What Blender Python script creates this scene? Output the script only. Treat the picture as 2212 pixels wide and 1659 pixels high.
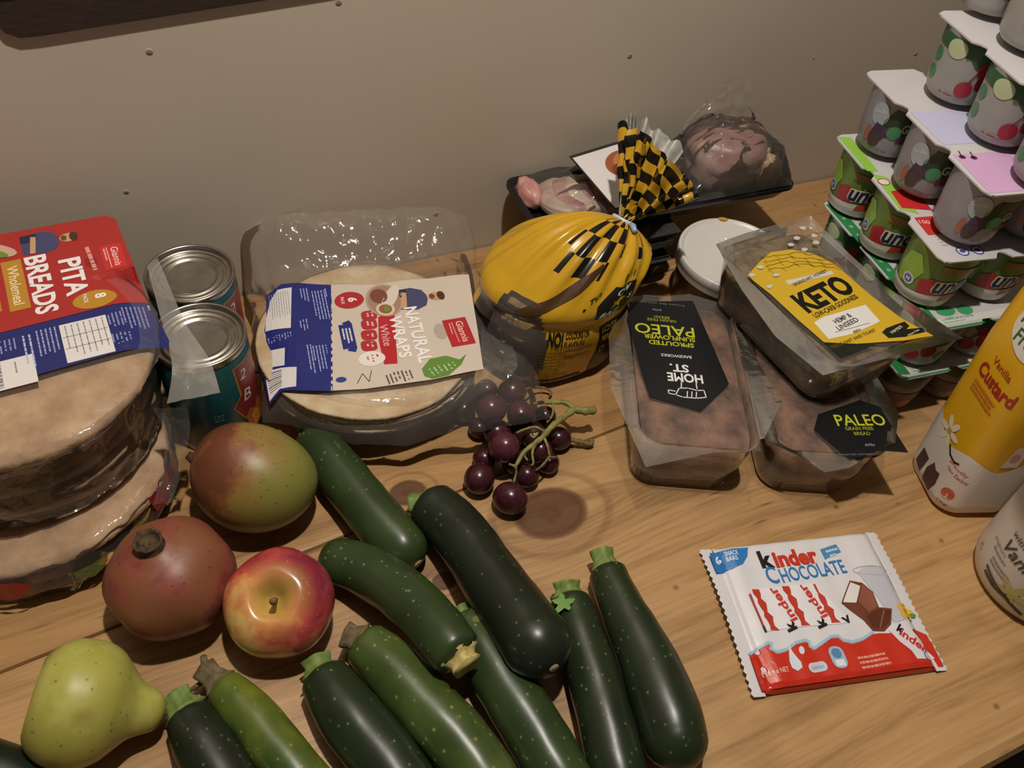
import bpy, bmesh, math, random
from mathutils import Vector, Matrix, noise
random.seed(7)
for o in list(bpy.data.objects): bpy.data.objects.remove(o)
SC = bpy.context.scene
COL = SC.collection
PI = math.pi

# ------------------------------------------------------------ camera, world, light, exposure
# calibrated from the photograph: 1800 px focal length on a 2212 px wide frame, camera 0.6 m above the table top
FPX, CX, CY, CAMH = 1800.0, 1106.0, 829.5, 0.6
RX = Vector((0.909463, -0.240493, 0.339176))   # world X as (image right, image down, forward)
RY = Vector((-0.401900, -0.717528, 0.568884))
RZ = Vector((0.106556, -0.653694, -0.749220))
cam = bpy.data.cameras.new('camera')
camo = bpy.data.objects.new('camera', cam); COL.objects.link(camo)
cam.sensor_width = 36.0; cam.lens = 36.0 * FPX / 2212.0
cam.clip_start = 0.01; cam.clip_end = 50
camo.matrix_world = Matrix(((RX[0], -RX[1], -RX[2], 0), (RY[0], -RY[1], -RY[2], 0), (RZ[0], -RZ[1], -RZ[2], CAMH), (0, 0, 0, 1)))
SC.camera = camo
world = bpy.data.worlds.new('world'); SC.world = world; world.use_nodes = True
world.node_tree.nodes['Background'].inputs[0].default_value = (1.0, 0.86, 0.72, 1)
world.node_tree.nodes['Background'].inputs[1].default_value = 0.068
lamp = bpy.data.lights.new('ceiling_lamp', 'POINT'); lamp.energy = 43.0; lamp.shadow_soft_size = 0.02
lamp.color = (1.0, 0.93, 0.85)
lampo = bpy.data.objects.new('ceiling_lamp', lamp); COL.objects.link(lampo); lampo.location = (0.17, 0.30, 1.24)
SC.view_settings.view_transform = 'Standard'; SC.view_settings.look = 'None'
SC.view_settings.gamma = 1.0; SC.view_settings.exposure = 0.0; SC.view_settings.use_curve_mapping = False

# ------------------------------------------------------------ helpers
def at(px, py, z=0.0):
    """point of the horizontal plane at height z that the photograph shows at (px, py)"""
    v = Vector(((px - CX) / FPX, (py - CY) / FPX, 1.0))
    r = Vector((RX.dot(v), RY.dot(v), RZ.dot(v)))
    t = (z - CAMH) / r.z
    return Vector((r.x * t, r.y * t, z))

def lin(c):
    return c / 12.92 if c <= 0.04045 else ((c + 0.055) / 1.055) ** 2.4
def S(h):
    h = h.lstrip('#'); return tuple(lin(int(h[i:i + 2], 16) / 255) for i in (0, 2, 4)) + (1,)

MATS = {}
def nodes(name):
    m = bpy.data.materials.new(name); m.use_nodes = True
    nt = m.node_tree; return m, nt, nt.nodes['Principled BSDF']
def N(nt, t, **kw):
    n = nt.nodes.new(t)
    for k, v in kw.items():
        if k in n.inputs: n.inputs[k].default_value = v
        else: setattr(n, k, v)
    return n
def setp(b, **kw):
    for k, v in kw.items():
        b.inputs[k.replace('_', ' ')].default_value = v
def flat(name, hexc, rough=0.5, metal=0.0, spec=0.5, var=0.0, scale=60.0, bump=0.0, bscale=120.0, hex2=None, coat=0.0, stretch=None):
    key = (name,)
    if name in MATS: return MATS[name]
    m, nt, b = nodes(name)
    setp(b, Base_Color=S(hexc), Roughness=rough, Metallic=metal, Specular_IOR_Level=spec, Coat_Weight=coat)
    tc = N(nt, 'ShaderNodeTexCoord'); src = tc.outputs['Object']
    if stretch:
        mp = N(nt, 'ShaderNodeMapping'); mp.inputs['Scale'].default_value = stretch
        nt.links.new(src, mp.inputs[0]); src = mp.outputs[0]
    if var or hex2:
        nz = N(nt, 'ShaderNodeTexNoise', Scale=scale, Detail=5.0, Roughness=0.6)
        nt.links.new(src, nz.inputs['Vector'])
        mr = N(nt, 'ShaderNodeMapRange'); mr.inputs[1].default_value = 0.35; mr.inputs[2].default_value = 0.65
        nt.links.new(nz.outputs['Fac'], mr.inputs[0])
        mx = N(nt, 'ShaderNodeMix', data_type='RGBA')
        a = S(hexc); mx.inputs[6].default_value = a
        mx.inputs[7].default_value = S(hex2) if hex2 else tuple(max(0, c * (1 - var)) for c in a[:3]) + (1,)
        nt.links.new(mr.outputs[0], mx.inputs[0]); nt.links.new(mx.outputs[2], b.inputs['Base Color'])
    if bump:
        n2 = N(nt, 'ShaderNodeTexNoise', Scale=bscale, Detail=4.0)
        nt.links.new(src, n2.inputs['Vector'])
        bp = N(nt, 'ShaderNodeBump', Strength=bump, Distance=0.002)
        nt.links.new(n2.outputs['Fac'], bp.inputs['Height']); nt.links.new(bp.outputs[0], b.inputs['Normal'])
    MATS[name] = m; return m

def film(name, haze=0.06, tint='#ffffff', rough=0.06, bump=0.6, bscale=70.0, gloss=1.0, hazecol='#c9c4bb', ior=1.45):
    """thin clear plastic: mostly see-through, mirror-like where it turns edge-on, a little milky"""
    if name in MATS: return MATS[name]
    m = bpy.data.materials.new(name); m.use_nodes = True; nt = m.node_tree
    for n in list(nt.nodes):
        if n.type != 'OUTPUT_MATERIAL': nt.nodes.remove(n)
    out = nt.nodes['Material Output']
    tr = N(nt, 'ShaderNodeBsdfTransparent'); tr.inputs[0].default_value = S(tint)
    gl = N(nt, 'ShaderNodeBsdfGlossy', Roughness=rough); gl.inputs[0].default_value = (gloss, gloss, gloss, 1)
    df = N(nt, 'ShaderNodeBsdfDiffuse'); df.inputs[0].default_value = S(hazecol)
    fr = N(nt, 'ShaderNodeFresnel', IOR=ior)
    tc = N(nt, 'ShaderNodeTexCoord')
    nz = N(nt, 'ShaderNodeTexNoise', Scale=bscale, Detail=3.0); nt.links.new(tc.outputs['Object'], nz.inputs['Vector'])
    bp = N(nt, 'ShaderNodeBump', Strength=bump, Distance=0.004); nt.links.new(nz.outputs['Fac'], bp.inputs['Height'])
    nt.links.new(bp.outputs[0], gl.inputs['Normal']); nt.links.new(bp.outputs[0], fr.inputs['Normal'])
    m1 = N(nt, 'ShaderNodeMixShader'); m1.inputs[0].default_value = haze
    nt.links.new(tr.outputs[0], m1.inputs[1]); nt.links.new(df.outputs[0], m1.inputs[2])
    m2 = N(nt, 'ShaderNodeMixShader'); nt.links.new(fr.outputs[0], m2.inputs[0])
    nt.links.new(m1.outputs[0], m2.inputs[1]); nt.links.new(gl.outputs[0], m2.inputs[2])
    nt.links.new(m2.outputs[0], out.inputs[0])
    MATS[name] = m; return m

INK = {}
def ink(hexc, rough=0.35):
    k = (hexc, rough)
    if k not in INK:
        m, nt, b = nodes('print_' + hexc.lstrip('#')); setp(b, Base_Color=S(hexc), Roughness=rough); INK[k] = m
    return INK[k]

ROOTM = {}
def thing(name, label, cat, loc=(0, 0, 0), rot=(0, 0, 0), group=None):
    o = bpy.data.objects.new(name, None); COL.objects.link(o)
    o.empty_display_size = 0.02
    o.location = loc; o.rotation_euler = rot
    o['label'] = label; o['category'] = cat
    if group: o['group'] = group
    ROOTM[o] = Matrix.LocRotScale(Vector(loc), o.rotation_euler, None)
    return o
def mk(name, verts, faces, mats, parent=None, smooth=True, world=False, mi=None, uvs=None):
    me = bpy.data.meshes.new(name)
    if world and parent is not None:
        inv = ROOTM[parent].inverted(); verts = [inv @ Vector(v) for v in verts]
    me.from_pydata([tuple(v) for v in verts], [], faces)
    for m in (mats if isinstance(mats, (list, tuple)) else [mats]): me.materials.append(m)
    if mi: me.polygons.foreach_set('material_index', mi)
    if smooth: me.polygons.foreach_set('use_smooth', [True] * len(me.polygons))
    if uvs:
        uv = me.uv_layers.new(name='UVMap')
        for l in me.loops: uv.data[l.index].uv = uvs[l.vertex_index]
    me.update()
    o = bpy.data.objects.new(name, me); COL.objects.link(o)
    if parent is not None:
        o.parent = parent; ROOTM[o] = ROOTM[parent]
    return o
def sub(name, verts, faces, mats, part, **kw):
    return mk(name, verts, faces, mats, part, **kw)

def lathe(prof, n=40, cx=0, cy=0, fn=None, cap0=True, cap1=True):
    V = []; F = []
    for i, (r, z) in enumerate(prof):
        for j in range(n):
            a = 2 * PI * j / n; v = Vector((r * math.cos(a), r * math.sin(a), z))
            if fn: v = fn(v, a, i)
            V.append(v + Vector((cx, cy, 0)))
    for i in range(len(prof) - 1):
        for j in range(n):
            k = (j + 1) % n
            F.append((i * n + j, i * n + k, (i + 1) * n + k, (i + 1) * n + j))
    if cap0: F.append(tuple(range(n - 1, -1, -1)))
    if cap1: F.append(tuple((len(prof) - 1) * n + j for j in range(n)))
    return V, F
def grid(nu, nv, fn, wrap=False):
    V = []; F = []
    for j in range(nv + 1):
        for i in range(nu + (0 if wrap else 1)):
            V.append(Vector(fn(i / nu, j / nv)))
    w = nu if wrap else nu + 1
    for j in range(nv):
        for i in range(nu):
            k = (i + 1) % w
            F.append((j * w + i, j * w + k, (j + 1) * w + k, (j + 1) * w + i))
    return V, F
def join(*vf):
    V = []; F = []
    for v, f in vf:
        o = len(V); V += list(v); F += [tuple(i + o for i in q) for q in f]
    return V, F
def box(x0, x1, y0, y1, z0, z1):
    V = [Vector((x, y, z)) for z in (z0, z1) for y in (y0, y1) for x in (x0, x1)]
    return V, [(0, 2, 3, 1), (4, 5, 7, 6), (0, 1, 5, 4), (2, 6, 7, 3), (0, 4, 6, 2), (1, 3, 7, 5)]
def catmull(P, n):
    out = []
    P = [Vector(p) for p in P]
    Q = [2 * P[0] - P[1]] + P + [2 * P[-1] - P[-2]]
    for i in range(1, len(Q) - 2):
        for k in range(n):
            t = k / n; a, b, c, d = Q[i - 1], Q[i], Q[i + 1], Q[i + 2]
            out.append(0.5 * ((2 * b) + (c - a) * t + (2 * a - 5 * b + 4 * c - d) * t * t + (3 * b - a - 3 * c + d) * t ** 3))
    out.append(P[-1]); return out
def tube(path, radii, n=12, cap=True, ridge=0.0, ridges=5, twist=0.0):
    path = [Vector(p) for p in path]; V = []; F = []
    up = Vector((0, 0, 1)); pn = None
    for i, p in enumerate(path):
        t = (path[min(i + 1, len(path) - 1)] - path[max(i - 1, 0)]).normalized()
        if pn is None:
            pn = t.orthogonal() if abs(t.dot(up)) > 0.95 else (up - t * up.dot(t)).normalized()
        else:
            pn = (pn - t * pn.dot(t)).normalized()
        bn = t.cross(pn)
        for j in range(n):
            a = 2 * PI * j / n
            r = radii[i] * (1 + ridge * math.cos(ridges * a + twist * i))
            V.append(p + (pn * math.cos(a) + bn * math.sin(a)) * r)
    for i in range(len(path) - 1):
        for j in range(n):
            k = (j + 1) % n
            F.append((i * n + j, i * n + k, (i + 1) * n + k, (i + 1) * n + j))
    if cap:
        F.append(tuple(range(n - 1, -1, -1))); F.append(tuple((len(path) - 1) * n + j for j in range(n)))
    return V, F
def lerp(a, b, t): return a + (b - a) * t
def sstep(a, b, x):
    t = min(1, max(0, (x - a) / (b - a))); return t * t * (3 - 2 * t)
def curve1(pts, x):
    """piecewise linear-smooth profile lookup"""
    if x <= pts[0][0]: return pts[0][1]
    for (a, b), (c, d) in zip(pts, pts[1:]):
        if x <= c:
            t = (x - a) / (c - a); t = t * t * (3 - 2 * t) * 0.5 + t * 0.5
            return b + (d - b) * t
    return pts[-1][1]
def smooth1(pts, x):
    """smooth profile lookup (Catmull-Rom through the points)"""
    n = len(pts)
    if x <= pts[0][0]: return pts[0][1]
    if x >= pts[-1][0]: return pts[-1][1]
    i = 0
    while i < n - 2 and x > pts[i + 1][0]: i += 1
    x0, y0 = pts[i]; x1, y1 = pts[i + 1]
    m0 = (y1 - pts[i - 1][1]) / (x1 - pts[i - 1][0]) if i > 0 else (y1 - y0) / (x1 - x0)
    m1 = (pts[i + 2][1] - y0) / (pts[i + 2][0] - x0) if i < n - 2 else (y1 - y0) / (x1 - x0)
    h = x1 - x0; t = (x - x0) / h
    return (2*t**3 - 3*t*t + 1) * y0 + (t**3 - 2*t*t + t) * h * m0 + (-2*t**3 + 3*t*t) * y1 + (t**3 - t*t) * h * m1
def nz(x, y, z=0.0): return noise.noise(Vector((x, y, z)))

# ---- flat print: words and shapes laid on a surface u,v -> point
GL = {}
def glyphs(s, bold):
    k = (s, bold)
    if k not in GL:
        cu = bpy.data.curves.new('t', 'FONT'); cu.body = s; cu.resolution_u = 3; cu.offset = bold
        cu.align_x = 'LEFT'
        ob = bpy.data.objects.new('t', cu); COL.objects.link(ob)
        me = bpy.data.meshes.new_from_object(ob)
        v = [(p.co.x, p.co.y) for p in me.vertices]; f = [tuple(p.vertices) for p in me.polygons]
        bpy.data.objects.remove(ob); bpy.data.curves.remove(cu); bpy.data.meshes.remove(me)
        x0 = min(p[0] for p in v); x1 = max(p[0] for p in v); y0 = min(p[1] for p in v); y1 = max(p[1] for p in v)
        GL[k] = ([(p[0] - (x0 + x1) / 2, p[1] - (y0 + y1) / 2) for p in v], f, x1 - x0, y1 - y0)
    return GL[k]
class Print:
    def __init__(s, surf, seg=None, lift=0.0003, step=0.00012, rough=0.35):
        s.surf, s.seg, s.lift, s.step, s.rough = surf, seg, lift, step, rough
        s.V = []; s.F = []; s.MI = []; s.M = []
    def _add(s, V2, F2, col, layer):
        m = ink(col, s.rough) if isinstance(col, str) else col
        if m not in s.M: s.M.append(m)
        mi = s.M.index(m)
        if s.seg:
            bm = bmesh.new(); vs = [bm.verts.new((x, y, 0)) for x, y in V2]
            for f in F2:
                try: bm.faces.new([vs[i] for i in f])
                except ValueError: pass
            bmesh.ops.triangulate(bm, faces=bm.faces[:])
            for _ in range(6):
                es = [e for e in bm.edges if e.calc_length() > s.seg]
                if not es: break
                bmesh.ops.subdivide_edges(bm, edges=es, cuts=1)
                bmesh.ops.triangulate(bm, faces=[f for f in bm.faces if len(f.verts) > 3])
            bm.verts.index_update()
            V2 = [(v.co.x, v.co.y) for v in bm.verts]; F2 = [tuple(v.index for v in f.verts) for f in bm.faces]
            bm.free()
        o = len(s.V); e = 1e-4
        for x, y in V2:
            p = Vector(s.surf(x, y)); a = Vector(s.surf(x + e, y)) - p; b = Vector(s.surf(x, y + e)) - p
            n = a.cross(b)
            n = n.normalized() if n.length > 0 else Vector((0, 0, 1))
            s.V.append(p + n * (s.lift + s.step * layer))
        for f in F2:
            s.F.append(tuple(i + o for i in f)); s.MI.append(mi)
    def poly(s, pts, col, layer=0):
        s._add([tuple(p)[:2] for p in pts], [tuple(range(len(pts)))], col, layer)
    def rect(s, u, v, w, h, col, layer=0, rot=0.0, rad=0.0):
        c, n_ = math.cos(rot), math.sin(rot); P = []
        if rad > 0:
            for sx, sy, a0 in ((1, 1, 0), (-1, 1, 90), (-1, -1, 180), (1, -1, 270)):
                for k in range(5):
                    a = math.radians(a0 + 22.5 * k)
                    P.append((sx * (w / 2 - rad) + rad * math.cos(a), sy * (h / 2 - rad) + rad * math.sin(a)))
        else: P = [(-w / 2, -h / 2), (w / 2, -h / 2), (w / 2, h / 2), (-w / 2, h / 2)]
        s.poly([(u + x * c - y * n_, v + x * n_ + y * c) for x, y in P], col, layer)
    def ell(s, u, v, a, b, col, layer=0, rot=0.0, n=22):
        c, n_ = math.cos(rot), math.sin(rot)
        s.poly([(u + a * math.cos(t) * c - b * math.sin(t) * n_, v + a * math.cos(t) * n_ + b * math.sin(t) * c) for t in [2 * PI * k / n for k in range(n)]], col, layer)
    def ring(s, u, v, a, b, w, col, layer=0, rot=0.0, n=22, t0=0, t1=2 * PI):
        c, n_ = math.cos(rot), math.sin(rot); V = []; F = []
        for k in range(n + 1):
            t = lerp(t0, t1, k / n)
            for q in (0, w):
                x, y = (a - q) * math.cos(t), (b - q) * math.sin(t); V.append((u + x * c - y * n_, v + x * n_ + y * c))
        for k in range(n): F.append((2 * k, 2 * k + 2, 2 * k + 3, 2 * k + 1))
        s._add(V, F, col, layer)
    def line(s, pts, w, col, layer=0):
        for (x0, y0), (x1, y1) in zip(pts, pts[1:]):
            l = math.hypot(x1 - x0, y1 - y0)
            s.rect((x0 + x1) / 2, (y0 + y1) / 2, l + w * 0.7, w, col, layer, math.atan2(y1 - y0, x1 - x0))
    def text(s, t, u, v, h=None, w=None, col='#000000', layer=1, rot=0.0, bold=0.01, shear=0.0):
        V, F, W, H_ = glyphs(t, bold)
        sx = w / W if w else h / H_; sy = h / H_ if h else sx
        c, n_ = math.cos(rot), math.sin(rot); P = []
        for x, y in V:
            x, y = x * sx + y * sy * shear, y * sy; P.append((u + x * c - y * n_, v + x * n_ + y * c))
        s._add(P, F, col, layer)
    def arc(s, t, u, v, r, h, a0, a1, col, layer=1, inward=False):
        n = len(t)
        for i, ch in enumerate(t):
            if ch == ' ': continue
            a = lerp(a0, a1, i / max(1, n - 1))
            s.text(ch, u + r * math.cos(a), v + r * math.sin(a), h=h, col=col, layer=layer, rot=a + (PI / 2 if inward else -PI / 2))
    def lines(s, u, v, w, n, pitch, h, col, layer=1, rot=0.0, seed=1):
        """small print too fine to read: rows of word-long dashes"""
        rr = random.Random(seed); c, n_ = math.cos(rot), math.sin(rot)
        for i in range(n):
            y = -i * pitch; x = 0; end = w * (rr.uniform(0.55, 1) if i == n - 1 else rr.uniform(0.85, 1))
            while x < end:
                l = min(rr.uniform(0.05, 0.17) * w, end - x)
                if l > 0.001:
                    cx_, cy_ = x + l / 2, y
                    s.rect(u + cx_ * c - cy_ * n_, v + cx_ * n_ + cy_ * c, l, h, col, layer, rot)
                x += l + 0.02 * w
    def build(s, name, parent):
        return mk(name, s.V, s.F, s.M, parent, smooth=False, mi=s.MI)

class Frame:
    """local u,v axes on a horizontal plane, so that a spot of the photograph can be read off as u,v"""
    def __init__(s, origin, ang, z): s.o, s.a, s.z = Vector((origin[0], origin[1])), ang, z
    def __call__(s, px, py, z=None):
        p = at(px, py, s.z if z is None else z); d = Vector((p.x, p.y)) - s.o; c, n_ = math.cos(s.a), math.sin(s.a)
        return (d.x * c + d.y * n_, -d.x * n_ + d.y * c)

# ------------------------------------------------------------ the setting
WALLY = 0.655
def wall_material():
    m, nt, b = nodes('painted_plaster'); setp(b, Roughness=0.55, Specular_IOR_Level=0.3)
    tc = N(nt, 'ShaderNodeTexCoord')
    mp = N(nt, 'ShaderNodeMapping'); mp.inputs['Scale'].default_value = (3, 1, 60)
    nt.links.new(tc.outputs['Object'], mp.inputs[0])
    n1 = N(nt, 'ShaderNodeTexNoise', Scale=6.0, Detail=6.0); nt.links.new(mp.outputs[0], n1.inputs['Vector'])
    n2 = N(nt, 'ShaderNodeTexNoise', Scale=5.0, Detail=4.0); nt.links.new(tc.outputs['Object'], n2.inputs['Vector'])
    mx = N(nt, 'ShaderNodeMix', data_type='RGBA'); mx.inputs[6].default_value = S('#cbbfac'); mx.inputs[7].default_value = S('#c0b4a1')
    nt.links.new(n2.outputs['Fac'], mx.inputs[0])
    vo = N(nt, 'ShaderNodeTexVoronoi', Scale=17.0); nt.links.new(tc.outputs['Object'], vo.inputs['Vector'])
    lt = N(nt, 'ShaderNodeMapRange'); lt.inputs[1].default_value = 0.03; lt.inputs[2].default_value = 0.055; lt.inputs[3].default_value = 1.0; lt.inputs[4].default_value = 0.0
    nt.links.new(vo.outputs['Distance'], lt.inputs[0])
    n3 = N(nt, 'ShaderNodeTexNoise', Scale=7.0); nt.links.new(tc.outputs['Object'], n3.inputs['Vector'])
    gt = N(nt, 'ShaderNodeMath', operation='GREATER_THAN'); gt.inputs[1].default_value = 0.52; nt.links.new(n3.outputs['Fac'], gt.inputs[0])
    ml = N(nt, 'ShaderNodeMath', operation='MULTIPLY'); nt.links.new(lt.outputs[0], ml.inputs[0]); nt.links.new(gt.outputs[0], ml.inputs[1])
    ml2 = N(nt, 'ShaderNodeMath', operation='MULTIPLY'); ml2.inputs[1].default_value = 0.6; nt.links.new(ml.outputs[0], ml2.inputs[0])
    mx2 = N(nt, 'ShaderNodeMix', data_type='RGBA'); mx2.inputs[7].default_value = S('#4a4034')
    nt.links.new(ml2.outputs[0], mx2.inputs[0]); nt.links.new(mx.outputs[2], mx2.inputs[6]); nt.links.new(mx2.outputs[2], b.inputs['Base Color'])
    bp = N(nt, 'ShaderNodeBump', Strength=0.05, Distance=0.001); nt.links.new(n1.outputs['Fac'], bp.inputs['Height'])
    bp2 = N(nt, 'ShaderNodeBump', Strength=0.5, Distance=0.002); nt.links.new(ml.outputs[0], bp2.inputs['Height']); nt.links.new(bp.outputs[0], bp2.inputs['Normal'])
    nt.links.new(bp2.outputs[0], b.inputs['Normal']); return m
V, F = box(-2.2, 3.2, WALLY, WALLY + 0.1, -0.75, 1.9)
w = mk('wall_back', V, F, wall_material(), smooth=False); w['kind'] = 'structure'
V, F = box(-2.2, 3.2, -2.0, WALLY, -0.80, -0.75)
w = mk('floor', V, F, flat('dark_floor', '#4a3a2e', rough=0.6, var=0.3, scale=6), smooth=False); w['kind'] = 'structure'

def wood_material(seed, tone, knots):
    m, nt, b = nodes('pine_board_%d' % seed); setp(b, Roughness=0.42, Specular_IOR_Level=0.35)
    L = nt.links; tc = N(nt, 'ShaderNodeTexCoord')
    sep = N(nt, 'ShaderNodeSeparateXYZ'); L.new(tc.outputs['Object'], sep.inputs[0])
    def M(op, a, c):
        n = N(nt, 'ShaderNodeMath', operation=op)
        for i, q in enumerate((a, c)):
            if q is None: continue
            if isinstance(q, (int, float)): n.inputs[i].default_value = q
            else: L.new(q, n.inputs[i])
        return n.outputs[0]
    wv = N(nt, 'ShaderNodeTexNoise', Scale=3.2, Detail=2.0); L.new(tc.outputs['Object'], wv.inputs['Vector'])
    y = M('ADD', sep.outputs[1], M('MULTIPLY', M('SUBTRACT', wv.outputs['Fac'], 0.5), 0.035))
    # grain flows round every knot
    kd = None
    for kx, ky, kr in knots:
        dx = M('MULTIPLY', M('SUBTRACT', sep.outputs[0], kx), 0.75); dy = M('SUBTRACT', sep.outputs[1], ky)
        d = M('SQRT', M('ADD', M('MULTIPLY', dx, dx), M('MULTIPLY', dy, dy)), None)
        g = M('POWER', 2.718, M('MULTIPLY', M('MULTIPLY', d, d), -1.0 / (2 * (kr * 1.9) ** 2)))
        sg = M('DIVIDE', dy, M('ADD', M('ABSOLUTE', dy, None), 0.004))
        y = M('SUBTRACT', y, M('MULTIPLY', M('MULTIPLY', g, sg), kr * 0.8))
        q = M('DIVIDE', d, kr); kd = q if kd is None else M('MINIMUM', kd, q)
    cb = N(nt, 'ShaderNodeCombineXYZ'); L.new(M('MULTIPLY', sep.outputs[0], 1.6), cb.inputs[0]); L.new(M('MULTIPLY', y, 34.0), cb.inputs[1]); cb.inputs[2].default_value = seed * 3.7
    n1 = N(nt, 'ShaderNodeTexNoise', Scale=1.3, Detail=6.0, Roughness=0.62); L.new(cb.outputs[0], n1.inputs['Vector'])
    cb2 = N(nt, 'ShaderNodeCombineXYZ'); L.new(M('MULTIPLY', sep.outputs[0], 9.0), cb2.inputs[0]); L.new(M('MULTIPLY', y, 160.0), cb2.inputs[1])
    n2 = N(nt, 'ShaderNodeTexNoise', Scale=2.0, Detail=5.0); L.new(cb2.outputs[0], n2.inputs['Vector'])
    cr = N(nt, 'ShaderNodeValToRGB'); e = cr.color_ramp.elements
    e[0].position = 0.30; e[0].color = S(tone[0]); e[1].position = 0.70; e[1].color = S(tone[2])
    q = cr.color_ramp.elements.new(0.5); q.color = S(tone[1])
    L.new(M('ADD', M('MULTIPLY', n1.outputs['Fac'], 0.66), M('MULTIPLY', n2.outputs['Fac'], 0.34)), cr.inputs[0])
    blot = N(nt, 'ShaderNodeTexNoise', Scale=9.0, Detail=4.0); L.new(tc.outputs['Object'], blot.inputs['Vector'])
    mb = N(nt, 'ShaderNodeMix', data_type='RGBA'); mb.blend_type = 'MULTIPLY'; mb.inputs[7].default_value = (0.62, 0.55, 0.48, 1)
    mr = N(nt, 'ShaderNodeMapRange'); mr.inputs[1].default_value = 0.5; mr.inputs[2].default_value = 0.75; mr.inputs[4].default_value = 0.85
    L.new(blot.outputs['Fac'], mr.inputs[0]); L.new(mr.outputs[0], mb.inputs[0]); L.new(cr.outputs[0], mb.inputs[6])
    col = mb.outputs[2]
    if kd is not None:
        rings = M('SINE', M('MULTIPLY', kd, 8.5), None)
        fade = N(nt, 'ShaderNodeMapRange'); fade.inputs[1].default_value = 0.9; fade.inputs[2].default_value = 2.2; fade.inputs[3].default_value = 0.75; fade.inputs[4].default_value = 0.0
        L.new(kd, fade.inputs[0])
        rm = N(nt, 'ShaderNodeMapRange'); rm.inputs[1].default_value = 0.1; rm.inputs[2].default_value = 0.9; L.new(rings, rm.inputs[0])
        k1 = N(nt, 'ShaderNodeMix', data_type='RGBA'); k1.inputs[7].default_value = S('#5a3418'); L.new(col, k1.inputs[6]); L.new(M('MULTIPLY', rm.outputs[0], fade.outputs[0]), k1.inputs[0])
        core = N(nt, 'ShaderNodeMapRange'); core.inputs[1].default_value = 0.86; core.inputs[2].default_value = 1.02; core.inputs[3].default_value = 0.9; core.inputs[4].default_value = 0.0; L.new(kd, core.inputs[0])
        k2 = N(nt, 'ShaderNodeMix', data_type='RGBA'); L.new(k1.outputs[2], k2.inputs[6]); k2.inputs[7].default_value = S('#55331b'); L.new(core.outputs[0], k2.inputs[0])
        col = k2.outputs[2]
    # fine dark pores and short drying cracks along the grain
    cb3 = N(nt, 'ShaderNodeCombineXYZ'); L.new(M('MULTIPLY', sep.outputs[0], 14.0), cb3.inputs[0]); L.new(M('MULTIPLY', y, 120.0), cb3.inputs[1]); cb3.inputs[2].default_value = seed * 1.3
    vo = N(nt, 'ShaderNodeTexVoronoi', Scale=1.0); L.new(cb3.outputs[0], vo.inputs['Vector'])
    pr = N(nt, 'ShaderNodeMapRange'); pr.inputs[1].default_value = 0.03; pr.inputs[2].default_value = 0.16; pr.inputs[3].default_value = 0.7; pr.inputs[4].default_value = 0.0; L.new(vo.outputs['Distance'], pr.inputs[0])
    n5 = N(nt, 'ShaderNodeTexNoise', Scale=11.0, Detail=2.0); L.new(tc.outputs['Object'], n5.inputs['Vector'])
    g5 = N(nt, 'ShaderNodeMapRange'); g5.inputs[1].default_value = 0.48; g5.inputs[2].default_value = 0.68; L.new(n5.outputs['Fac'], g5.inputs[0])
    k5 = N(nt, 'ShaderNodeMix', data_type='RGBA'); k5.inputs[7].default_value = S('#4d3018'); L.new(col, k5.inputs[6]); L.new(M('MULTIPLY', pr.outputs[0], g5.outputs[0]), k5.inputs[0]); col = k5.outputs[2]
    v6 = N(nt, 'ShaderNodeTexVoronoi', Scale=26.0); L.new(tc.outputs['Object'], v6.inputs['Vector'])
    p6 = N(nt, 'ShaderNodeMapRange'); p6.inputs[1].default_value = 0.03; p6.inputs[2].default_value = 0.09; p6.inputs[3].default_value = 0.55; p6.inputs[4].default_value = 0.0; L.new(v6.outputs['Distance'], p6.inputs[0])
    k6 = N(nt, 'ShaderNodeMix', data_type='RGBA'); k6.inputs[7].default_value = S('#4a2f1a'); L.new(col, k6.inputs[6]); L.new(p6.outputs[0], k6.inputs[0]); col = k6.outputs[2]
    L.new(col, b.inputs['Base Color'])
    bp = N(nt, 'ShaderNodeBump', Strength=0.25, Distance=0.001); L.new(n2.outputs['Fac'], bp.inputs['Height']); L.new(bp.outputs[0], b.inputs['Normal'])
    return m
tb = thing('wooden_table', 'old knotty pine table against the wall, its boards running along the wall', 'table', (0, 0, -0.75))
TONES = [('#83603c', '#b08a5c', '#c29c6c'), ('#815c38', '#aa8252', '#bf9763'), ('#7f5c3a', '#a88052', '#bb9462')]
K1 = at(1190, 1108)
KN = [[(K1.x, K1.y, 0.024), (0.137, 0.284, 0.0075), (0.17, 0.342, 0.006)],
      [(0.137, 0.372, 0.012)], [(0.9, 0.60, 0.016)]]
SL = 0.09
bounds = [lambda x: 0.004, lambda x: 0.3435 + SL * x, lambda x: 0.545 + 0.02 * x, lambda x: WALLY - 0.001]
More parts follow.
